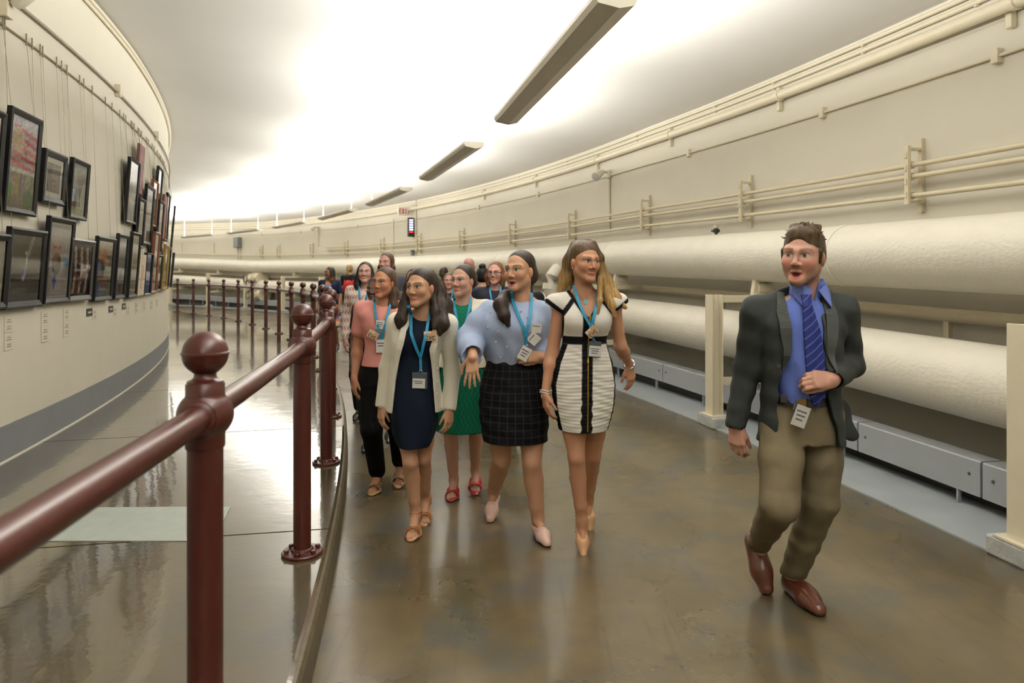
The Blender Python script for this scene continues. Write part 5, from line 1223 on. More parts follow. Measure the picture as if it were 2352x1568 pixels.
# ================================================================== the woman in the pale blue blouse
def blue():
    P = Person(4.08, 1185).tag('woman in a pale blue blouse and black checked skirt, hand held out'); R = P.root; J = P.J
    H = Head(J(1193, 622, -.02), yaw=-32, pitch=2, roll=2, sc=1.03); neck = J(1197, 690, .02)
    shl, shr = J(1124, 712, .01), J(1242, 712, .01); el, er = J(1083, 778, -.03), J(1256, 795, .02); wl, wr = J(1086, 818, -.20), J(1246, 818, -.12)
    t1 = P.floor(1262, 1258); f1 = Foot(t1 + V3(-.075, .225, .02), t1 + V3(0, 0, .0), .98)
    t2 = P.floor(1124, 1198); f2 = Foot(t2 + V3(.035, .20, .085), t2, .98).mirror()
    S = SDF((-.46, -.42, -.02), (.36, .55, 1.80), .0085, [(H.o - .135, H.o + .135, .0030), (wl - V3(.09, .09, .19), wl + V3(.08, .08, .03), .0042), (wr - V3(.13, .09, .08), wr + V3(.04, .06, .06), .0042)])
    S.loft(P.sec([(960, 1115, 1248, .01, .10), (890, 1112, 1252, .01, .11), (820, 1130, 1240, 0, .09), (750, 1122, 1245, -.01, .095), (715, 1122, 1246, .01, .075), (698, 1150, 1232, .015, .058), (688, 1172, 1222, .015, .050)]), .03)
    S.rc(neck, shl, .048, .046, .03); S.rc(neck, shr, .048, .046, .03); add_head(S, H, neck, mouth=.8, nr=.055)
    add_arm(S, shl, el, wl, .045, .038, .026); add_arm(S, shr, er, wr, .045, .038, .025)
    add_hand(S, wl, V3(-.03, -.35, -1), V3(-.15, -.95, .35), -1, 1.0, .28, .20, .9); add_hand(S, wr, V3(-1, -.35, .02), V3(.2, -.9, .25), 1, .95, .75, .05, .35)
    add_leg(S, J(1220, 930, .02), J(1222, 1062, -.07), f1.ankle(), .088, .060, .064, .036); add_leg(S, J(1152, 930, .02), J(1152, 1055, .06), f2.ankle(), .088, .060, .064, .036)
    f1.skin(S, toes=False); f2.skin(S, toes=False)
    _, Vb = sdf_obj(S, 'body', M_SKIN, R, lambda V: skin_color(V, H, (208, 156, 118), (40, 28, 22), (172, 92, 92), (-.55, .1), .8, blush=.10))
    D = SDF((-.46, -.38, 1.0), (.36, .26, 1.50), .0052)
    def wob(th, Z): return .0040 * np.sin(th * 9 + 1.5 * np.sin(Z * 16)) * np.clip((1.36 - Z) / .2, 0, 1)
    D.loft(P.sec([(834, 1118, 1251, 0, .108), (815, 1112, 1255, -.005, .120), (780, 1106, 1258, -.012, .135), (745, 1106, 1258, -.022, .138), (718, 1107, 1256, -.008, .108), (700, 1125, 1245, .006, .084), (690, 1150, 1232, .012, .066), (684, 1165, 1224, .014, .056)]), 0, wob=wob)
    for x in (1150, 1213): D.ell(J(x, 752, -.075), (.066, .060, .064), None, .06)
    for ch, rs in (([shl, lerp(shl, el, .5) + V3(-.01, 0, .01), el + V3(-.012, 0, .0), lerp(el, wl, .5) + V3(-.01, 0, -.01), lerp(el, wl, .80)], [.062, .070, .076, .074, .050]), ([shr, lerp(shr, er, .6), er, lerp(er, wr, .8)], [.058, .056, .058, .042])): D.chain(ch, rs, .03)
    # cuff frill
    D.rc(lerp(el, wl, .80), lerp(el, wl, .92) + V3(-.005, 0, -.012), .048, .062, .01); D.rc(lerp(el, wl, .9), lerp(el, wl, 1.1), .05, .07, .006, 's')
    D.ell(J(1196, 676, -.005), (.078, .085, .052), None, .012, 's')
    _, Vd = sdf_obj(D, 'blouse', M_CLOTHS, R, const((160, 174, 202)))
    K = SDF((-.30, -.24, .56), (.34, .24, 1.06), .0042)
    K.loft(P.sec([(1013, 1110, 1257, -.015, .150), (960, 1102, 1261, -.01, .148), (900, 1101, 1263, .0, .142), (855, 1110, 1257, 0, .124), (830, 1117, 1252, 0, .113), (818, 1119, 1250, 0, .110)]), 0, wob=lambda th, Z: .0025 * np.sin(Z * 70 + 3 * th))
    c0, c1 = np.array(lin((7, 7, 8))), np.array(lin((42, 44, 46)))
    def kc(V):
        a = np.arctan2(V[:, 1], V[:, 0]); u = (a * .145 / .042) % 1; v = (V[:, 2] / .042) % 1; u = np.clip(1 - np.abs(u - .5) / .07, 0, 1); v = np.clip(1 - np.abs(v - .5) / .07, 0, 1); m = np.maximum(u, v)[:, None] * .8; return c0 * (1 - m) + c1 * m
    sdf_obj(K, 'skirt', M_CLOTH, R, kc)
    h = SDF((-.26, -.24, 1.22), (.20, .24, 1.80), .0045); hair_cap(h, H, .002, .052, 0, .004, .004)
    h.rc(H.w(.03, -.07, -.03), H.w(.0, -.085, -.075), .05, .03, .03)
    LK = [([(1200, 655, .10), (1178, 672, .06), (1160, 680, -.05), (1150, 700, -.13), (1158, 725, -.165), (1168, 748, -.17)], [.03, .028, .034, .042, .034, .010])]
    locks(P, h, LK, .02); strands(P, LK, 60, (46, 34, 24))
    sdf_obj(h, 'hair', M_HAIR, R, hair_col((44, 33, 24)))
    Vs = [Vd, Vb]
    la, e = lanyard(P, Vs, [(1174, 668), (1177, 688), (1190, 720), (1202, 748)], [(1221, 672), (1221, 690), (1217, 720), (1210, 748)], (1206, 765), (1209, 786))
    for (x, y_, w_, hgt, r_, nm) in ((1224, 772, .062, .062, -.85, 'paper_note'), (1230, 749, .058, .055, .10, 'name_sticker')):
        X_, Z_ = J(x, 0)[0], J(0, y_)[2]; card(R, nm, (X_, (front_y(Vd, X_, Z_) or -.12) - .008 - (.012 if nm[0] == 'p' else 0), Z_), w_, hgt, M_BADGE, r_, lines=1)
    b = card(la, 'badge', (J(1205, 0, -.2)[0], wr[1] - .045, J(0, 812, -.17)[2]), .060, .080, M_BADGE, .5, lines=3)
    for x, y_ in ((1128, 716), (1160, 742), (1145, 755), (1140, 780), (1122, 748), (1210, 724), (1196, 712), (1165, 790), (1238, 735), (1150, 815)):
        X_, Z_ = J(x, 0)[0], J(0, y_)[2]; MB().lathe([(.001, -.005), (.0042, -.003), (.0052, 0), (.0042, .003), (.001, .005)], 10, (X_, (front_y(Vd, X_, Z_) or -.1) - .003, Z_)).obj('pearl', mat('pearl', (222, 220, 214), .2), R, smooth=True)
    for f in (f1, f2):
        q = shoe_sdf(); closed_shoe(q, .026, 1.03, .036, .078, .216); q.rc((0, .125, .040), (0, .165, .034), .026, .020, .02); place_shoe(P, f, q, lambda V: np.where((V[:, 2] < .009)[:, None], np.array(lin((60, 48, 42))), np.array(lin((226, 190, 176)))))
blue()

# ================================================================== the woman in the white blazer
def sandal(P, f, rgb, sole, hs=.012, ankle=True, wide=.030, straps=((.165, .038),)):
    S = shoe_sdf(); S.rc((0, .032, .002), (0, .15, .002), .034, .041, .02, 'u', ((0, 0, 1), .32)); S.rc((0, .15, .002), (.004, .215, .002), .041, .026, .02, 'u', ((0, 0, 1), .32))
    so = np.array(lin(sole)); o = place_shoe(P, f, S, lambda V: np.tile(so, (len(V), 1)))
    def strap(y, z, r, w_, tilt=0.0):
        n = 16; pts = [f.w(r * math.cos(a) * 1.0, y + tilt * math.sin(a), z + r * .92 * math.sin(a)) for a in np.linspace(-.35, math.pi + .35, n)]
        V = []
        for i, p in enumerate(pts):
            nn = unit(p - f.w(0, y, z)); t = f.B[1]
            V += [p + t * w_ / 2, p + t * w_ / 2 + nn * .004, p - t * w_ / 2 + nn * .004, p - t * w_ / 2]
        Fs = [(i * 4 + q, i * 4 + (q + 1) % 4, i * 4 + 4 + (q + 1) % 4, i * 4 + 4 + q) for i in range(n - 1) for q in range(4)] + [(3, 2, 1, 0), tuple((n - 1) * 4 + q for q in range(4))]
        mb = MB(); mb.add(V, Fs); me = mb.mesh('strap'); bm = bmesh.new(); bm.from_mesh(me); bmesh.ops.recalc_face_normals(bm, faces=bm.faces); bm.to_mesh(me); bm.free()
        put('strap', me, mat('strap_%d_%d_%d' % rgb, rgb, .4), o)
    for y, w_ in straps: strap(y, .014, .043, w_)
    if ankle:
        n = 20; MB().tube([f.w(.037 * math.cos(a), .043 + .037 * math.sin(a), .102) for a in np.linspace(0, 2 * math.pi, n)], .0065, 6, caps=False).obj('ankle_strap', mat('strap_%d_%d_%d' % rgb, rgb, .4), o, smooth=True)
        for s in (-1, 1): MB().tube([f.w(s * .03, .02, .02), f.w(s * .036, .03, .10)], .005, 6).obj('side_strap', mat('strap_%d_%d_%d' % rgb, rgb, .4), o, smooth=True)
    return o
def blazer():
    P = Person(4.10, 956).tag('young woman with long dark hair in a white blazer over a navy dress'); R = P.root; J = P.J
    H = Head(J(967, 660, -.03), yaw=-27, pitch=1, roll=2, sc=.985); neck = J(974, 722, .015)
    shl, shr = J(912, 740, .01), J(1028, 743, .01); el, er = J(891, 845, .05), J(1040, 850, .05); wl, wr = J(877, 930, .03), J(1033, 938, -.02)
    t1 = P.floor(944, 1245); f1 = Foot(t1 + V3(.004, .215, .045), t1 + V3(0, 0, .004), .92)
    t2 = P.floor(972, 1208); f2 = Foot(t2 + V3(-.004, .20, .065), t2 + V3(0, 0, .002), .92).mirror()
    S = SDF((-.36, -.36, -.02), (.36, .50, 1.72), .0085, [(H.o - .13, H.o + .13, .0029), (wl - V3(.06, .09, .18), wl + V3(.06, .07, .03), .0045), (wr - V3(.06, .09, .18), wr + V3(.06, .07, .03), .0045), (V3(9, 9, 0), V3(9, 9, .16), .006)])
    S.loft(P.sec([(985, 912, 995, .01, .085), (930, 908, 998, .01, .10), (850, 917, 992, .0, .08), (790, 915, 998, -.005, .085), (750, 912, 1012, .005, .070), (732, 935, 1005, .012, .052), (720, 955, 994, .012, .044)]), .03)
    S.rc(neck, shl, .042, .040, .03); S.rc(neck, shr, .042, .040, .03); add_head(S, H, neck, nr=.049)
    add_arm(S, shl, el, wl, .038, .031, .021); add_arm(S, shr, er, wr, .038, .031, .021)
    add_hand(S, wl, V3(-.02, -.22, -1), V3(-.75, -.65, 0), 1, .90, .55, .05, .35); add_hand(S, wr, V3(-.05, -.25, -1), V3(.75, -.65, 0), -1, .90, .55, .05, .35)
    add_leg(S, J(932, 960, .02), J(943, 1062, -.05), f1.ankle(), .068, .049, .050, .028); add_leg(S, J(973, 960, .03), J(972, 1052, .06), f2.ankle(), .075, .049, .050, .028); f1.skin(S); f2.skin(S)
    _, Vb = sdf_obj(S, 'body', M_SKIN, R, lambda V: skin_color(V, H, (206, 154, 116), (46, 32, 24), (184, 104, 98), (-.65, .05), 0, blush=.09))
    D = SDF((-.24, -.22, .50), (.26, .24, 1.46), .0055)
    D.loft(P.sec([(1020, 912, 990, -.01, .134), (985, 899, 1003, 0, .136), (930, 899, 1004, 0, .132), (870, 905, 1000, 0, .108), (820, 909, 999, 0, .098), (775, 907, 1004, -.012, .108), (750, 908, 1012, 0, .085), (735, 925, 1005, .008, .066), (724, 940, 998, .012, .056)]), 0, wob=lambda th, Z: .003 * np.sin(th * 5 + Z * 9) * np.clip((.95 - Z) / .3, 0, 1))
    for x in (935, 980): D.ell(J(x, 782, -.06), (.05, .046, .05), None, .05)
    D.ell(J(974, 716, -.02), (.070, .085, .056), None, .01, 's')
    _, Vd = sdf_obj(D, 'dress', M_CLOTH, R, const((9, 17, 29)))
    B = SDF((-.34, -.24, .68), (.36, .26, 1.48), .0055)
    B.loft(P.sec([(943, 888, 1014, 0, .142), (890, 890, 1012, 0, .136), (830, 896, 1008, 0, .122), (780, 898, 1014, -.008, .125), (752, 899, 1026, .004, .104), (738, 906, 1026, .01, .086), (726, 930, 1008, .014, .070), (716, 946, 998, .018, .058)]), 0)
    for sh, e_, w_ in ((shl, el, wl), (shr, er, wr)):
        B.rc(neck + (sh - neck) * .5 + V3(0, 0, .004), sh, .045, .055, .04); B.rc(sh, e_, .056, .050, .03); B.rc(e_, lerp(e_, w_, .97), .050, .040, .03); B.rc(lerp(e_, w_, .97), w_ + (w_ - e_) * .2, .030, .034, .0, 's')
    slot(B, [(J(0, 950)[2], J(906, 0)[0], J(1003, 0)[0]), (J(0, 870)[2], J(914, 0)[0], J(997, 0)[0]), (J(0, 800)[2], J(926, 0)[0], J(990, 0)[0]), (J(0, 745)[2], J(944, 0)[0], J(998, 0)[0]), (J(0, 690)[2], J(948, 0)[0], J(1000, 0)[0])], .02, .008)
    B.ell(J(974, 706, .0), (.055, .065, .055), None, .01, 's')
    def bc(V): return np.tile(np.array(lin((240, 235, 218))), (len(V), 1))
    _, Vj = sdf_obj(B, 'blazer', M_CLOTHS, R, bc)
    for pts in ([(938, 722), (931, 770), (921, 812), (915, 850)], [(1004, 726), (1004, 770), (998, 805), (1000, 850)]):
        ribbon(drape([Vj], [(J(x, 0)[0], J(0, y_)[2]) for x, y_ in pts], .002), .0 + np.array([.020, .034, .036, .026, .004]), 'lapel', mat('blazer_lapel', (240, 235, 218), .8, bump=.1, bscale=200), R, .003)
    for y_ in (842, 870, 898): X_, Z_ = J(1007, 0)[0], J(0, y_)[2]; MB().lathe([(.001, -.002), (.007, -.001), (.006, .003), (.001, .003)], 12, (X_, (front_y(Vj, X_, Z_) or -.1) - .002, Z_), Matrix.Rotation(math.radians(90), 3, 'X')).obj('button', M_BADGE, R, smooth=True)
    h = SDF((-.24, -.26, 1.16), (.32, .26, 1.68), .0045); hair_cap(h, H, .0, .060, .012)
    LK = [([(948, 632, .0), (938, 660, .0), (930, 700, -.04), (920, 735, -.09), (916, 752, -.10)], [.022, .026, .034, .034, .012]),
                 ([(985, 630, .02), (1004, 665, .02), (1012, 705, -.02), (1016, 745, -.08), (1010, 768, -.10)], [.034, .036, .042, .040, .012]),
                 ([(1000, 650, .05), (1022, 700, .05), (1042, 742, .01)], [.04, .046, .014]),
                 ([(975, 640, .08), (985, 710, .10), (990, 760, .11)], [.06, .06, .03]), ([(995, 670, -.03), (998, 715, -.07), (996, 752, -.11)], [.02, .024, .012])]
    locks(P, h, LK, .02, ((.2, 1, 0), .7)); strands(P, LK, 150, (44, 32, 22))
    sdf_obj(h, 'hair', M_HAIR, R, hair_col((40, 29, 20)))
    la, e = lanyard(P, [Vd, Vb], [(945, 698), (946, 716), (951, 760), (965, 800)], [(994, 700), (988, 720), (985, 760), (976, 800)], (971, 815), (972, 845))
    y = e[1] - .010; card(la, 'badge_sleeve', (J(970, 0)[0], y, J(0, 867)[2]), .088, .098, M_BADGEC); card(la, 'badge', (J(968, 0)[0], y - .004, J(0, 873)[2]), .074, .056, M_BADGE, .04, lines=2)
    X_, Z_ = J(994, 0)[0], J(0, 767)[2]; cvc_tag(P, (X_, min(v for v in (front_y(Vj, X_, Z_, .02), front_y(Vd, X_, Z_), front_y(Vb, X_, Z_), -.1) if v is not None) - .012, Z_), 1.02, -.03)
    MB().tube([H.w(.079, 0, -.038), H.w(.080, .004, -.062), H.w(.080, .0, -.072)], .0016, 6).obj('earring', M_CHROME, R, smooth=True)
    for f in (f1, f2): sandal(P, f, (150, 96, 50), (176, 128, 84), straps=((.150, .016), (.172, .012)))
blazer()
# ================================================================== the man in the grey jacket
def man():
    P = Person(3.12, 1845).tag('bearded man in a grey jacket, blue shirt and striped navy tie at the right'); R = P.root; J = P.J
    H = Head(J(1844, 588, -.10), yaw=-38, pitch=0, roll=-3, sc=1.10); neck = J(1852, 672, -.05)
    shl, shr = J(1735, 712, -.04), J(1938, 708, -.04); el, er = J(1715, 850, .05), J(1953, 838, .05); wl, wr = J(1690, 972, .05), J(1914, 870, -.20)
    t1 = P.floor(1893, 1418); f1 = Foot(t1 + V3(-.055, .285, .0), t1, 1.20)
    t2 = P.floor(1755, 1362); f2 = Foot(t2 + V3(-.02, .16, .215), t2 + V3(0, 0, .004), 1.17).mirror()
    kl, kr = J(1790, 1160, -.16), J(1884, 1150, -.02); hl, hr = J(1797, 960, -.02), J(1885, 955, -.02)
    S = SDF((-.48, -.42, -.02), (.40, .55, 1.85), .0095, [(H.o - .15, H.o + .16, .0034), (wl - V3(.06, .10, .18), wl + V3(.07, .07, .03), .005), (wr - V3(.10, .10, .09), wr + V3(.05, .08, .09), .005)])
    S.loft(P.sec([(1000, 1780, 1910, -.02, .10), (910, 1785, 1898, -.04, .10), (800, 1788, 1900, -.04, .10), (730, 1778, 1906, -.04, .09), (692, 1800, 1900, -.04, .07), (676, 1822, 1882, -.05, .058)]), .03)
    S.rc(neck + V3(0, .01, -.05), shl, .042, .045, .03); S.rc(neck + V3(0, .01, -.05), shr, .042, .045, .03); add_head(S, H, neck, True, .75, nr=.060)
    add_arm(S, shl, el, wl, .050, .042, .029); add_arm(S, shr, er, wr, .050, .042, .029)
    add_hand(S, wl, V3(.02, -.12, -1), V3(-.65, -.75, 0), 1, 1.06, .75, .04, .30); add_hand(S, wr, V3(-1, -.30, .02), V3(.15, -.85, .45), 1, 1.08, 1.25, .03, .25)
    for h_, k_, f_ in ((hl, kl, f2), (hr, kr, f1)): S.rc(h_, k_, .08, .055, .03); S.rc(k_, f_.ankle(), .05, .035, .03)
    f1.skin(S, toes=False); f2.skin(S, toes=False)
    _, Vb = sdf_obj(S, 'body', M_SKIN, R, lambda V: skin_color(V, H, (216, 160, 132), (78, 56, 38), (196, 96, 88), (-.5, -.1), .75, beard=(104, 76, 48), blush=.13, iris=(62, 58, 52), lash=False, browt=1.15))
    # shirt
    D = SDF((-.26, -.30, .92), (.26, .20, 1.56), .0050)
    D.loft(P.sec([(925, 1778, 1902, -.045, .118), (880, 1776, 1905, -.05, .126), (800, 1764, 1916, -.055, .132), (740, 1758, 1920, -.055, .120), (702, 1776, 1914, -.05, .098), (680, 1812, 1894, -.05, .072), (664, 1822, 1886, -.055, .066)]), 0, wob=lambda th, Z: .0025 * np.sin(th * 7 + Z * 30))
    D.rc(neck + V3(0, 0, -.005), neck + V3(0, -.015, .035), .074, .070, .02); D.rc(neck + V3(0, -.01, .0), neck + V3(0, -.03, .12), .056, .064, .004, 's'); slot(D, [(neck[2] - .035, neck[0] - .004, neck[0] + .002), (neck[2] + .08, neck[0] - .035, neck[0] + .028)], -.05)
    _, Vd = sdf_obj(D, 'shirt', M_CLOTHS, R, const((90, 108, 176)))
    M_SH = mat('shirt_collar', (94, 112, 180), .75)
    # collar: a band round the neck and two pointed wings
    n = 28; V = []
    for q in range(n):
        a = math.radians(-90 + 24) + (2 * math.pi - math.radians(48)) * q / (n - 1)
        for rr, zz_ in ((.079, -.012), (.074, .036 + .012 * math.sin(a)), (.070, .036 + .012 * math.sin(a)), (.075, -.012)): V.append(neck + V3(rr * math.cos(a), rr * 1.06 * math.sin(a) - .012, zz_ + .010))
    MB().add(V, [(q * 4 + i, q * 4 + (i + 1) % 4, q * 4 + 4 + (i + 1) % 4, q * 4 + 4 + i) for q in range(n - 1) for i in range(4)] + [(3, 2, 1, 0), tuple((n - 1) * 4 + i for i in range(4))]).obj('collar_band', M_SH, R, smooth=True)
    for s in (-1, 1):
        V = [neck + V3(*p) for p in ((s * .012, -.098, .012), (s * .050, -.084, .040), (s * .078, -.030, .044), (s * .086, -.050, -.004), (s * .058, -.122, -.060))]
        n5 = 5; MB().add(V + [v + V3(0, .007, -.003) for v in V], [tuple(range(n5)), tuple(range(n5, 2 * n5))[::-1]] + [(i, n5 + i, n5 + (i + 1) % n5, (i + 1) % n5) for i in range(n5)]).obj('collar_wing', M_SH, R)
    # tie: knot and blade
    def jy(x, y_, lift): X_, Z_ = J(x, 0, -.17)[0], J(0, y_, -.17)[2]; return V3(X_, min([v for v in (front_y(Vd, X_, Z_, .02),) if v is not None] or [-.17]) - lift, Z_)
    rows = [(676, 1843, 1868), (690, 1845, 1864), (702, 1843, 1864), (760, 1842, 1880), (830, 1846, 1888), (895, 1852, 1897), (932, 1868, 1880)]
    V = []; 
    for y_, a, b in rows:
        m_ = (a + b) / 2; c = jy(m_, y_, .012 if y_ > 705 else .034); V += [V3(J(a, 0, -.17)[0], c[1] + .004, c[2]), V3(J(m_, 0, -.17)[0], c[1] - .006, c[2]), V3(J(b, 0, -.17)[0], c[1] + .004, c[2])]
    # finer grid for the stripes
    A = np.array(V).reshape(len(rows), 3, 3); zs = A[:, 1, 2]; t = np.linspace(0, len(rows) - 1, 280); G = []
    for q in t:
        i = min(int(q), len(rows) - 2); r_ = A[i] * (1 - (q - i)) + A[i + 1] * (q - i)
        G.append([r_[0] * (1 - u) + r_[1] * u for u in np.linspace(0, 1, 17)[:-1]] + [r_[1] * (1 - u) + r_[2] * u for u in np.linspace(0, 1, 17)])
    G = np.array(G); ny_, nx_ = G.shape[:2]; idx = np.arange(ny_ * nx_).reshape(ny_, nx_)
    Fq = np.concatenate([np.stack([idx[:-1, :-1].ravel(), idx[1:, :-1].ravel(), idx[1:, 1:].ravel(), idx[:-1, 1:].ravel()], 1)])
    Vt = np.concatenate([G.reshape(-1, 3), G.reshape(-1, 3) + V3(0, .009, 0)]); Fq = np.concatenate([Fq, Fq[:, ::-1] + ny_ * nx_])
    rim = np.concatenate([idx[0], idx[1:, -1], idx[-1, ::-1][1:], idx[::-1, 0][1:]]); Fq = np.concatenate([Fq, np.stack([rim[:-1], rim[1:], rim[1:] + ny_ * nx_, rim[:-1] + ny_ * nx_], 1)])
    u = ((Vt[:, 2] - Vt[:, 0] * .9) / .040) % 1; st = np.clip(1 - np.abs(u - .5) / .07, 0, 1)[:, None]
    put('tie', mesh_np('tie', Vt, Fq, True, np.array(lin((26, 34, 92))) * (1 - st) + np.array(lin((104, 130, 190))) * st), mat('tie_silk', (30, 40, 100), .7, attr='Col', spec=.2), R)
    # trousers
    T = SDF((-.36, -.36, .03), (.36, .50, 1.02), .0060)
    T.loft(P.sec([(1010, 1760, 1928, -.02, .125), (965, 1766, 1920, -.02, .130), (930, 1774, 1908, -.03, .122), (908, 1778, 1902, -.04, .118)]), .03)
    for h_, k_, a_, rr in ((hl, kl, f2.ankle(), (.100, .080, .064, .056)), (hr, kr, f1.ankle(), (.100, .078, .068, .060))):
        T.chain([h_, lerp(h_, k_, .5), k_, lerp(k_, a_, .55), a_ + V3(0, 0, -.005)], [rr[0], rr[0] * .93, rr[1], rr[2], rr[3]], .02)
    T.half(f1.ankle() + V3(0, 0, -.01), (0, 0, -1), 0, (J(1835, 0)[0], -.4, 0), (.4, .5, .3))
    sl, X, Y, Z = T.loc((-.4, -.4, 0), (.4, .5, 1.05)); T.f[sl] += (.0014 * np.sin(Z * 80 + 22 * X + 9 * Y) * np.clip((.62 - Z) / .2, 0, 1) + .0012 * np.sin(Z * 45 - 40 * X)).astype(np.float32)
    sdf_obj(T, 'trousers', M_CLOTHS, R, const((100, 90, 69)))
    # belt with buckle
    MBt = MB(); n = 40; cx_, hw = J(1840, 0, -.04)[0], (J(1905, 0, -.04)[0] - J(1776, 0, -.04)[0]) / 2; z_b = J(0, 913, -.04)[2]
    V = []
    for q in range(n):
        a = 2 * math.pi * q / n
        for dz_, rr in ((-.018, .004), (.018, .004), (.018, .0), (-.018, .0)): V.append((cx_ + (hw + rr) * math.cos(a), -.04 + (.124 + rr) * math.sin(a), z_b + dz_))
    MBt.add(V, [(q * 4 + i, ((q + 1) % n) * 4 + i, ((q + 1) % n) * 4 + (i + 1) % 4, q * 4 + (i + 1) % 4) for q in range(n) for i in range(4)]).obj('belt', mat('belt_leather', (36, 26, 20), .4), R)
    card(R, 'buckle', (J(1842, 0, -.17)[0], -.172, z_b), .034, .036, mat('brass2', (170, 140, 90), .3, metal=1.0))
    # jacket
    B = SDF((-.52, -.34, .78), (.46, .34, 1.56), .0058)
    B.loft(P.sec([(1012, 1742, 1938, -.03, .165), (950, 1748, 1930, -.03, .158), (880, 1752, 1926, -.04, .150), (800, 1748, 1932, -.05, .152), (740, 1738, 1938, -.048, .138), (708, 1748, 1930, -.04, .112), (690, 1782, 1912, -.04, .092), (674, 1806, 1898, -.04, .080), (664, 1815, 1890, -.03, .072)]), 0)
    for sh, e_, w_ in ((shl, el, wl), (shr, er, wr)):
        B.rc(neck + (sh - neck) * .30 + V3(0, .015, .004), sh + V3(0, 0, .006), .046, .056, .03); B.rc(sh + V3(0, 0, -.008), e_, .064, .058, .03); B.rc(e_, lerp(e_, w_, .97), .058, .049, .03); B.rc(lerp(e_, w_, .99), w_ + (w_ - e_) * .25, .038, .045, .0, 's')
    # the open right-hand flap swings out
    B.rc(J(1925, 940, -.02), J(1956, 1000, -.02), .05, .03, .03, 'u', ((0, 1, 0), .5))
    q_ = -.17
    slot(B, [(J(0, y_, q_)[2], J(a, 0, q_)[0], J(b, 0, q_)[0]) for y_, a, b in ((1035, 1796, 1936), (985, 1797, 1926), (930, 1797, 1906), (870, 1800, 1895), (800, 1808, 1889), (700, 1811, 1888), (635, 1814, 1893))], -.045, .008)
    B.rc(neck + V3(0, -.02, .01), neck + V3(0, -.05, .10), .066, .075, .008, 's')
    sl, X, Y, Z = B.loc((-.52, -.34, .78), (.46, .34, 1.56)); B.f[sl] += (.0022 * np.sin(Z * 60 + 25 * X + 10 * Y)).astype(np.float32)
    jc = np.array(lin((44, 47, 45)))
    _, Vj = sdf_obj(B, 'jacket', M_CLOTHS, R, lambda V: np.tile(jc, (len(V), 1)))
    M_LP = mat('jacket_lapel', (44, 47, 44), .8, bump=.1, bscale=200)
    for pts in ([(1806, 672), (1796, 715), (1798, 760), (1803, 800), (1797, 850)], [(1897, 672), (1904, 715), (1900, 760), (1894, 800), (1898, 850)]):
        ribbon(drape([Vj], [(J(x, 0, -.14)[0], J(0, y_, -.14)[2]) for x, y_ in pts], .002), .0 + np.array([.030, .050, .050, .034, .004]), 'lapel', M_LP, R, .004)
    X_, Z_ = J(1793, 0, -.18)[0], J(0, 842, -.18)[2]; MB().lathe([(.001, -.003), (.009, -.002), (.008, .003), (.001, .003)], 12, (X_, (front_y(Vj, X_, Z_, .03) or -.18) - .003, Z_), Matrix.Rotation(math.radians(90), 3, 'X')).obj('button', M_DARK, R, smooth=True)
    h = SDF(H.o - V3(.16, .18, .13), H.o + V3(.16, .18, .19), .0045); c = H.sc
    h.ell(H.w(0, -.016, .044), [.077 * c, .095 * c, .081 * c], H.B, .02); h.ell(H.w(0, -.045, -.005), [.076 * c, .063 * c, .062 * c], H.B, .03)
    h.ell(H.w(.004, .036, .092), [.056 * c, .036 * c, .030 * c], H.B, .03)
    for q in range(16): h.rc(H.w(-.05 + .0068 * q, -.01 + .02 * math.sin(q * 2.1), .118), H.w(-.048 + .0068 * q + .008, .03 + .03 * math.sin(q * 1.7), .128 + .006 * math.sin(q * 3.3) - .9 * (abs(q - 7.5) / 90) ** 1), .012 * c, .004 * c, .012)
    h.ell(H.w(0, .110, -.003), [.068 * c, .060 * c, .089 * c], H.B, .010, 's'); h.ell(H.w(0, .050, -.085), [.085 * c, .085 * c, .080 * c], H.B, .012, 's')
    for s in (-1, 1): h.rc(H.w(s * .070, .020, .02), H.w(s * .070, .018, -.022), .012 * c, .007 * c, .01)
    sdf_obj(h, 'hair', M_HAIR, R, hair_col((74, 58, 38)))
    mb = MB(); r2 = np.random.default_rng(3)
    for _ in range(420):
        a, e_ = r2.uniform(0, 2 * math.pi), r2.uniform(.25, 1.5); n_ = V3(math.cos(a) * math.cos(e_), math.sin(a) * math.cos(e_), math.sin(e_))
        if n_[1] > .55 and n_[2] < .72: continue
        p = V3(0, -.016, .046) + n_ * V3(.077, .095, .084) * .985; t_ = p + n_ * r2.uniform(.002, .007) + V3(r2.normal(0, .006), .016 + r2.normal(0, .006), r2.normal(0, .004))
        mb.tube([H.w(*p), H.w(*(lerp(p, t_, .5) + n_ * .002)), H.w(*t_)], [.0016, .0013, .0006], 4)
    tag(mb.obj('cropped_strands', mat('strand_man', (84, 64, 42), .5, spec=.25), R, smooth=True), kind='stuff')
    # badge on a reel clipped to the belt
    rl = card(R, 'badge_reel', (J(1800, 0, -.17)[0], -.170, J(0, 915, -.17)[2]), .030, .034, M_DARK)
    card(R, 'clip', (J(1825, 0, -.17)[0], -.176, J(0, 930, -.17)[2]), .012, .04, M_CHROME, .3)
    card(R, 'badge', (J(1838, 0, -.18)[0], -.186, J(0, 955, -.18)[2]), .062, .092, M_BADGE, .35, lines=3)
    for f in (f1, f2):
        q = shoe_sdf((-.08, -.05, -.05), (.08, .30, .16)); closed_shoe(q, .031, 1.04, .080, .048, .212, True); q.rc((0, .12, .05), (0, .16, .036), .022, .018, .02)
        place_shoe(P, f, q, lambda V: np.where((V[:, 2] < .012)[:, None], np.array(lin((26, 20, 18))), np.array(lin((84, 44, 28)))))
man()

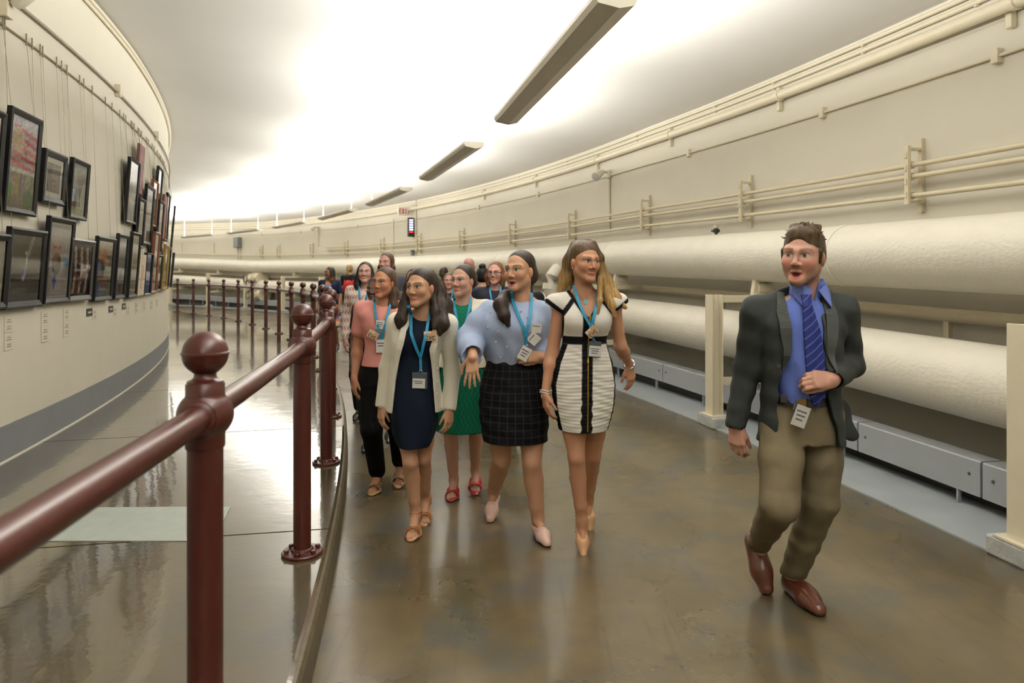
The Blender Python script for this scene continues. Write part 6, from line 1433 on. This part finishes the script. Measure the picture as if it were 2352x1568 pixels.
# ================================================================== generic walkers, posed by pixel landmarks
def head_only_hair(style, h, H, P):
    c = H.sc
    if style == 'bald': return False
    hair_cap(h, H, .0, .056, 0, .002)
    if style in ('long', 'longside'):
        for s in (-1, 1): h.chain([H.w(s * .060, -.01, .03), H.w(s * .078, -.01, -.06), H.w(s * .082, .0, -.15), H.w(s * .075, .02, -.22)], [.028 * c, .032 * c, .034 * c, .012 * c], .02)
        h.chain([H.w(0, -.07, 0), H.w(0, -.075, -.12), H.w(0, -.07, -.22)], [.06 * c, .06 * c, .03 * c], .02)
    elif style == 'half':
        h.chain([H.w(.055, -.03, .02), H.w(.070, -.03, -.08), H.w(.075, -.01, -.18), H.w(.07, .0, -.25)], [.030 * c, .036 * c, .036 * c, .014 * c], .02); h.chain([H.w(0, -.07, 0), H.w(.01, -.075, -.12), H.w(.02, -.07, -.24)], [.06 * c, .055 * c, .03 * c], .02)
    elif style == 'bob':
        for s in (-1, 1): h.chain([H.w(s * .062, -.01, .03), H.w(s * .080, -.005, -.05), H.w(s * .076, .005, -.125)], [.028 * c, .034 * c, .022 * c], .02)
        h.chain([H.w(0, -.07, 0), H.w(0, -.07, -.11)], [.06 * c, .05 * c], .02)
    elif style == 'pony':
        h.chain([H.w(0, -.10, .03), H.w(.005, -.125, -.02), H.w(.01, -.12, -.14), H.w(.012, -.10, -.22)], [.022 * c, .030 * c, .028 * c, .008 * c], .012)
    elif style == 'bun': h.ell(H.w(0, -.055, .125), [.045 * c, .045 * c, .038 * c], H.B, .012)
    elif style == 'updo': h.ell(H.w(0, -.10, .02), [.055 * c, .045 * c, .055 * c], H.B, .02)
    return True
def walker(px, d, top_py, label, skin, hair, style, top, bottom, heading=0, yaw=0, pitch=0, build=1.0, top_kind='tee', bot_kind='trousers', stride=.22, lany=False, h_=.011, shoes=(30, 28, 28), mouth=0, male=False, glasses=False, tip=None, colfun=None, botfun=None, neckw=.05, sandals=None, gaze=(0, 0)):
    """a complete walking figure; heading turns the whole body about z (0 = towards the camera)"""
    P = Person(d, px).tag(label); R = P.root; R.rotation_euler = (0, 0, math.radians(heading))
    Ht = CAMZ - (top_py - HZ) / F * d; u = Ht / 1.70
    H = Head(V3(0, -.03, Ht - .128 * u), yaw=yaw, pitch=pitch, sc=.97 * u * (1.06 if male else 1)); nk = V3(0, .01, 1.415 * u)
    w = build; sx = .165 * u * w
    shl, shr = V3(-sx, .01, 1.375 * u), V3(sx, .01, 1.375 * u); el, er = V3(-sx - .04, .05, 1.10 * u), V3(sx + .04, .01, 1.10 * u); wl, wr = V3(-sx - .045, -.03, .87 * u), V3(sx + .045, -.10, .87 * u)
    f1 = Foot(V3(-.075 * u, -stride * .5 + .20, .03), V3(-.085 * u, -stride * .5 - .05, 0.0), .98 * u); f2 = Foot(V3(.075 * u, stride + .16, .09), V3(.08 * u, stride - .06, 0.0), .98 * u).mirror()
    kl, kr = V3(-.085 * u, -.07, .49 * u), V3(.085 * u, .06, .49 * u)
    S = SDF((-.40 * w, -.42, -.02), (.40 * w, .62, Ht + .06), h_, [(H.o - .13, H.o + .13, h_ * .45)])
    tor = [(.84 * u, 0, 0, .145 * u * w, .095), (.95 * u, 0, .01, .155 * u * w, .10), (1.10 * u, 0, 0, .12 * u * w, .085), (1.27 * u, 0, -.01, .145 * u * w, .10), (1.37 * u, 0, 0, .15 * u * w, .075), (1.41 * u, 0, .01, .08 * u, .055)]
    S.loft(tor, .03); S.rc(nk, shl, .042, .042, .03); S.rc(nk, shr, .042, .042, .03); add_head(S, H, nk, male, mouth, nr=neckw)
    add_arm(S, shl, el, wl, .040, .034, .023); add_arm(S, shr, er, wr, .040, .034, .023)
    add_hand(S, wl, V3(0, -.15, -1), V3(-.8, -.5, 0), 1, .95, .5, .05, .35, .006); add_hand(S, wr, V3(0, -.2, -1), V3(.8, -.5, 0), -1, .95, .5, .05, .35, .006)
    add_leg(S, V3(-.085 * u, 0, .86 * u), kl, f1.ankle(), .078 * w, .05, .052, .03); add_leg(S, V3(.085 * u, .02, .86 * u), kr, f2.ankle(), .078 * w, .05, .052, .03); f1.skin(S, toes=bool(sandals)); f2.skin(S, toes=bool(sandals))
    _, Vb = sdf_obj(S, 'body', M_SKIN, R, lambda V: skin_color(V, H, skin, tuple(np.array(hair) * .9), tuple(np.array(skin) * np.array([.88, .62, .62])), gaze, mouth))
    D = SDF((-.42 * w, -.30, .70 * u), (.42 * w, .30, 1.48 * u), h_ * .75)
    lowz = {'dress': .80, 'blouse': .93}.get(top_kind, .95) * u
    D.loft([(max(lowz, z), cx, cy, a + (.022 if top_kind != 'blouse' else .035), b + .022) for z, cx, cy, a, b in tor if z >= lowz + .03] + [(lowz, 0, 0, .168 * u * w, .122)] + [(1.435 * u, 0, .01, .066 * u, .062)], 0)
    sl = {'tee': .6, 'none': 0.0}.get(top_kind, 1.0)
    for sh, e_, w_, q in ((shl, el, wl, -1), (shr, er, wr, 1)):
        D.rc(nk + (sh - nk) * .5, sh, .042, .055, .03)
        if sl <= 0: continue
        if sl < 1: D.rc(sh, lerp(sh, e_, sl), .056, .060, .02)
        else: D.rc(sh, e_, .055, .052 if top_kind != 'blouse' else .066, .02); D.rc(e_, lerp(e_, w_, .95), .052 if top_kind != 'blouse' else .070, .040, .02)
    D.ell(nk + V3(0, -.035, .02), (.062, .075, .05), None, .01, 's')
    _, Vd = sdf_obj(D, 'dress_top' if bot_kind == 'none' else 'top', M_CLOTHS, R, colfun or const(top))
    K = SDF((-.36 * w, -.36, .04), (.36 * w, .50, 1.06 * u), h_ * .8)
    if bot_kind == 'trousers':
        K.loft([(.82 * u, 0, 0, .162 * u * w, .112), (.93 * u, 0, .01, .168 * u * w, .116), (1.0 * u, 0, 0, .145 * u * w, .105)], .03)
        for hp, k_, a_ in ((V3(-.085 * u, 0, .86 * u), kl, f1.ankle()), (V3(.085 * u, .02, .86 * u), kr, f2.ankle())): K.chain([hp, k_, a_ + V3(0, 0, .03)], [.094 * w, .072, .060], .03)
    else:
        z0 = .50 * u if bot_kind == 'skirt' else .36 * u
        K.loft([(z0, 0, .01, .205 * u * w, .19), (.70 * u, 0, .0, .19 * u * w, .16), (.90 * u, 0, 0, .172 * u * w, .125), (1.02 * u, 0, 0, .14 * u * w, .105)], 0)
    sdf_obj(K, bot_kind if bot_kind in ('trousers', 'skirt') else 'skirt', M_CLOTH, R, botfun or const(bottom))
    h = SDF(H.o - V3(.16, .20, .28), H.o + V3(.16, .20, .20), h_ * .6)
    if head_only_hair(style, h, H, P): sdf_obj(h, 'hair', M_HAIR, R, hair_col(hair, tip, Ht - .55, Ht - .18) if tip else hair_col(hair))
    for f in (f1, f2):
        if sandals: sandal(P, f, sandals[0], sandals[1], ankle=sandals[2], straps=((.105, .035), (.160, .034))); continue
        q = shoe_sdf((-.08, -.05, -.02), (.08, .30, .14), .008); closed_shoe(q, .024, 1.0, .050, .066, .218, True); place_shoe(P, f, q, const(shoes))
    if lany:
        for a in (-1, 1): ribbon(drape([Vd, Vb], [(a * .050, 1.455 * u), (a * .055, 1.43 * u), (a * .05, 1.38 * u), (a * .004, 1.16 * u)], .006, 14), .017, 'lanyard', M_LANY, R)
        card(R, 'badge', (0, (front_y(Vd, 0, 1.12 * u, .03) or -.12) - .012, 1.11 * u), .075, .09, M_BADGE, lines=2)
    if glasses:
        for s in (-1, 1):
            n = 18; MB().tube([H.w(s * .031 + .021 * math.cos(a), .092, .0 + .016 * math.sin(a)) for a in np.linspace(0, 2 * math.pi, n)], .0024, 6, caps=False).obj('glasses_rim', M_DARK, R, smooth=True)
            MB().tube([H.w(s * .052, .091, .004), H.w(s * .076, .0, .004)], .002, 5).obj('glasses_arm', M_DARK, R)
        MB().tube([H.w(-.010, .094, .003), H.w(.010, .094, .003)], .002, 5).obj('glasses_bridge', M_DARK, R)
    return P, Vd, Vb, H

# ---- the second rank
def green_top(V):
    g, w_ = np.array(lin((14, 98, 72))), np.array(lin((228, 220, 200))); m = ((np.abs(V[:, 0]) < .062) & (V[:, 1] < .03))[:, None]
    n = (.8 + .25 * np.sin(V[:, 0] * 230) * np.sin(V[:, 2] * 210))[:, None]; return np.where(m, g * n, w_)
def green_skirt(V): n = (.75 + .3 * np.sin(V[:, 0] * 210 + 2 * np.sin(V[:, 2] * 60)) * np.sin(V[:, 2] * 170))[:, None]; return np.array(lin((12, 94, 70))) * n
walker(1064, 4.72, 603, 'woman with dark pinned-up hair in a green dress and white cardigan', (216, 164, 136), (40, 30, 24), 'updo', (228, 220, 200), (12, 94, 70), yaw=-30, bot_kind='skirt', top_kind='cardigan', lany=True, h_=.0085, sandals=((176, 30, 34), (150, 30, 32), False), colfun=green_top, botfun=green_skirt, stride=.10, gaze=(-.5, 0))
P_, Vd_, Vb_, H_ = walker(884, 4.85, 609, 'girl in a dusty pink tee and wide black trousers', (182, 124, 90), (66, 48, 34), 'half', (204, 138, 130), (9, 9, 9), yaw=-24, lany=True, h_=.0085, sandals=((120, 92, 62), (170, 138, 92), True), stride=.12, gaze=(-.4, 0), build=1.05)
X_, Z_ = P_.J(866, 0)[0], P_.J(0, 765)[2]; cvc_tag(P_, (X_, (front_y(Vd_, X_, Z_, .03) or -.12) - .012, Z_), 1.0, .5)
X_, Z_ = P_.J(882, 0)[0], P_.J(0, 742)[2]; card(P_.root, 'name_sticker', (X_, (front_y(Vd_, X_, Z_, .03) or -.12) - .006, Z_), .06, .06, M_BADGE, .05, lines=3)
# ---- the people behind
def floral(V):
    n = np.sin(V[:, 0] * 95 + 3 * np.sin(V[:, 2] * 40)) * np.sin(V[:, 2] * 38 + 2) ; c = np.tile(np.array(lin((226, 214, 206))), (len(V), 1))
    c[n > .55] = np.array(lin((190, 110, 84))); c[n < -.7] = np.array(lin((130, 96, 104))); return c
walker(840, 7.3, 598, 'woman with straight dark hair in a white patterned blouse', (206, 156, 134), (38, 30, 26), 'long', (226, 214, 206), (20, 19, 20), yaw=4, lany=True, top_kind='blouse', h_=.010, colfun=floral, pitch=4)
walker(888, 8.4, 577, 'tall woman with brown hair showing above the others', (214, 160, 140), (76, 50, 36), 'long', (60, 60, 70), (30, 30, 36), yaw=-18, h_=.011)
walker(862, 6.0, 634, 'dark skinned person in black between the pink tee and the patterned blouse', (84, 56, 44), (24, 20, 18), 'short', (22, 22, 24), (22, 22, 24), yaw=-10, h_=.011)
walker(951, 7.1, 613, 'dark haired person almost hidden behind the woman in the white blazer', (190, 140, 110), (58, 44, 34), 'long', (70, 60, 60), (30, 30, 34), yaw=-10, h_=.011)
walker(1138, 6.8, 597, 'woman with auburn bob and dark glasses in a navy top', (222, 166, 144), (112, 72, 42), 'bob', (32, 34, 44), (24, 24, 28), yaw=-14, lany=True, glasses=True, h_=.009)
walker(1196, 6.3, 606, 'person in black with long black hair behind the pale blue blouse', (190, 140, 110), (18, 16, 15), 'long', (16, 16, 18), (16, 16, 18), h_=.011)
walker(1032, 9.2, 624, 'girl peeping out beside the green dress woman', (220, 164, 140), (90, 64, 44), 'bob', (28, 28, 34), (28, 28, 34), lany=True, h_=.012)
def teal(V): n = np.sin(V[:, 0] * 60) * np.sin(V[:, 2] * 50); return np.where((n > .2)[:, None], np.array(lin((214, 110, 120))), np.array(lin((110, 176, 170))))
walker(1019, 12.0, 611, 'person walking away with a dark ponytail and teal and pink top', (200, 150, 120), (46, 36, 30), 'pony', (110, 176, 170), (24, 24, 28), heading=180, h_=.013, colfun=teal)
walker(1077, 10.0, 590, 'balding man walking away in the background', (206, 150, 130), (120, 110, 100), 'bald', (60, 62, 70), (50, 50, 56), heading=180, male=True, h_=.013)
walker(1108, 8.0, 610, 'person walking away with a high dark bun', (196, 146, 118), (30, 24, 22), 'bun', (22, 22, 26), (24, 24, 28), heading=180, h_=.012)
def stripes(V):
    c = [(196, 60, 50), (224, 214, 204), (110, 140, 196), (60, 60, 110), (224, 180, 90), (224, 214, 204), (214, 120, 110), (120, 150, 200)]
    return np.array([lin(q) for q in c])[((V[:, 2] / .045).astype(int)) % 8]
def navyopen(V):
    m = ((np.abs(V[:, 0]) < .06) & (V[:, 1] < .02))[:, None]; return np.where(m, np.where(((V[:, 2] / .05).astype(int) % 2 == 0)[:, None], np.array(lin((90, 160, 200))), np.array(lin((226, 130, 90)))), np.array(lin((26, 30, 52))))
walker(757, 13.5, 611, 'distant girl in a striped dress and navy jacket by the railing', (150, 100, 70), (30, 24, 20), 'long', (26, 30, 52), (200, 200, 200), yaw=-45, bot_kind='skirt', h_=.011, colfun=navyopen, botfun=stripes, tip=(168, 120, 50), lany=False, top_kind='tee')
P_, Vd_, Vb_, H_ = walker(803, 18.2, 606, 'farthest person walking away with a blonde ponytail and black top', (210, 160, 136), (150, 122, 80), 'pony', (20, 20, 22), (20, 20, 22), heading=176, h_=.014)
q = SDF((-.22, .02, .95), (.22, .34, 1.5), .012); q.ell((-.02, .17, 1.2), (.15, .10, .20), None, .03); q.rc((-.12, .08, 1.38), (-.10, .12, 1.15), .03, .03, .02); q.rc((.10, .08, 1.38), (.08, .12, 1.15), .03, .03, .02)
o, _ = sdf_obj(q, 'backpack', M_CLOTH, None, const((150, 40, 40))); o.location = P_.root.location; o.rotation_euler = P_.root.rotation_euler
tag(o, 'red backpack on the farthest person walking away', 'backpack')
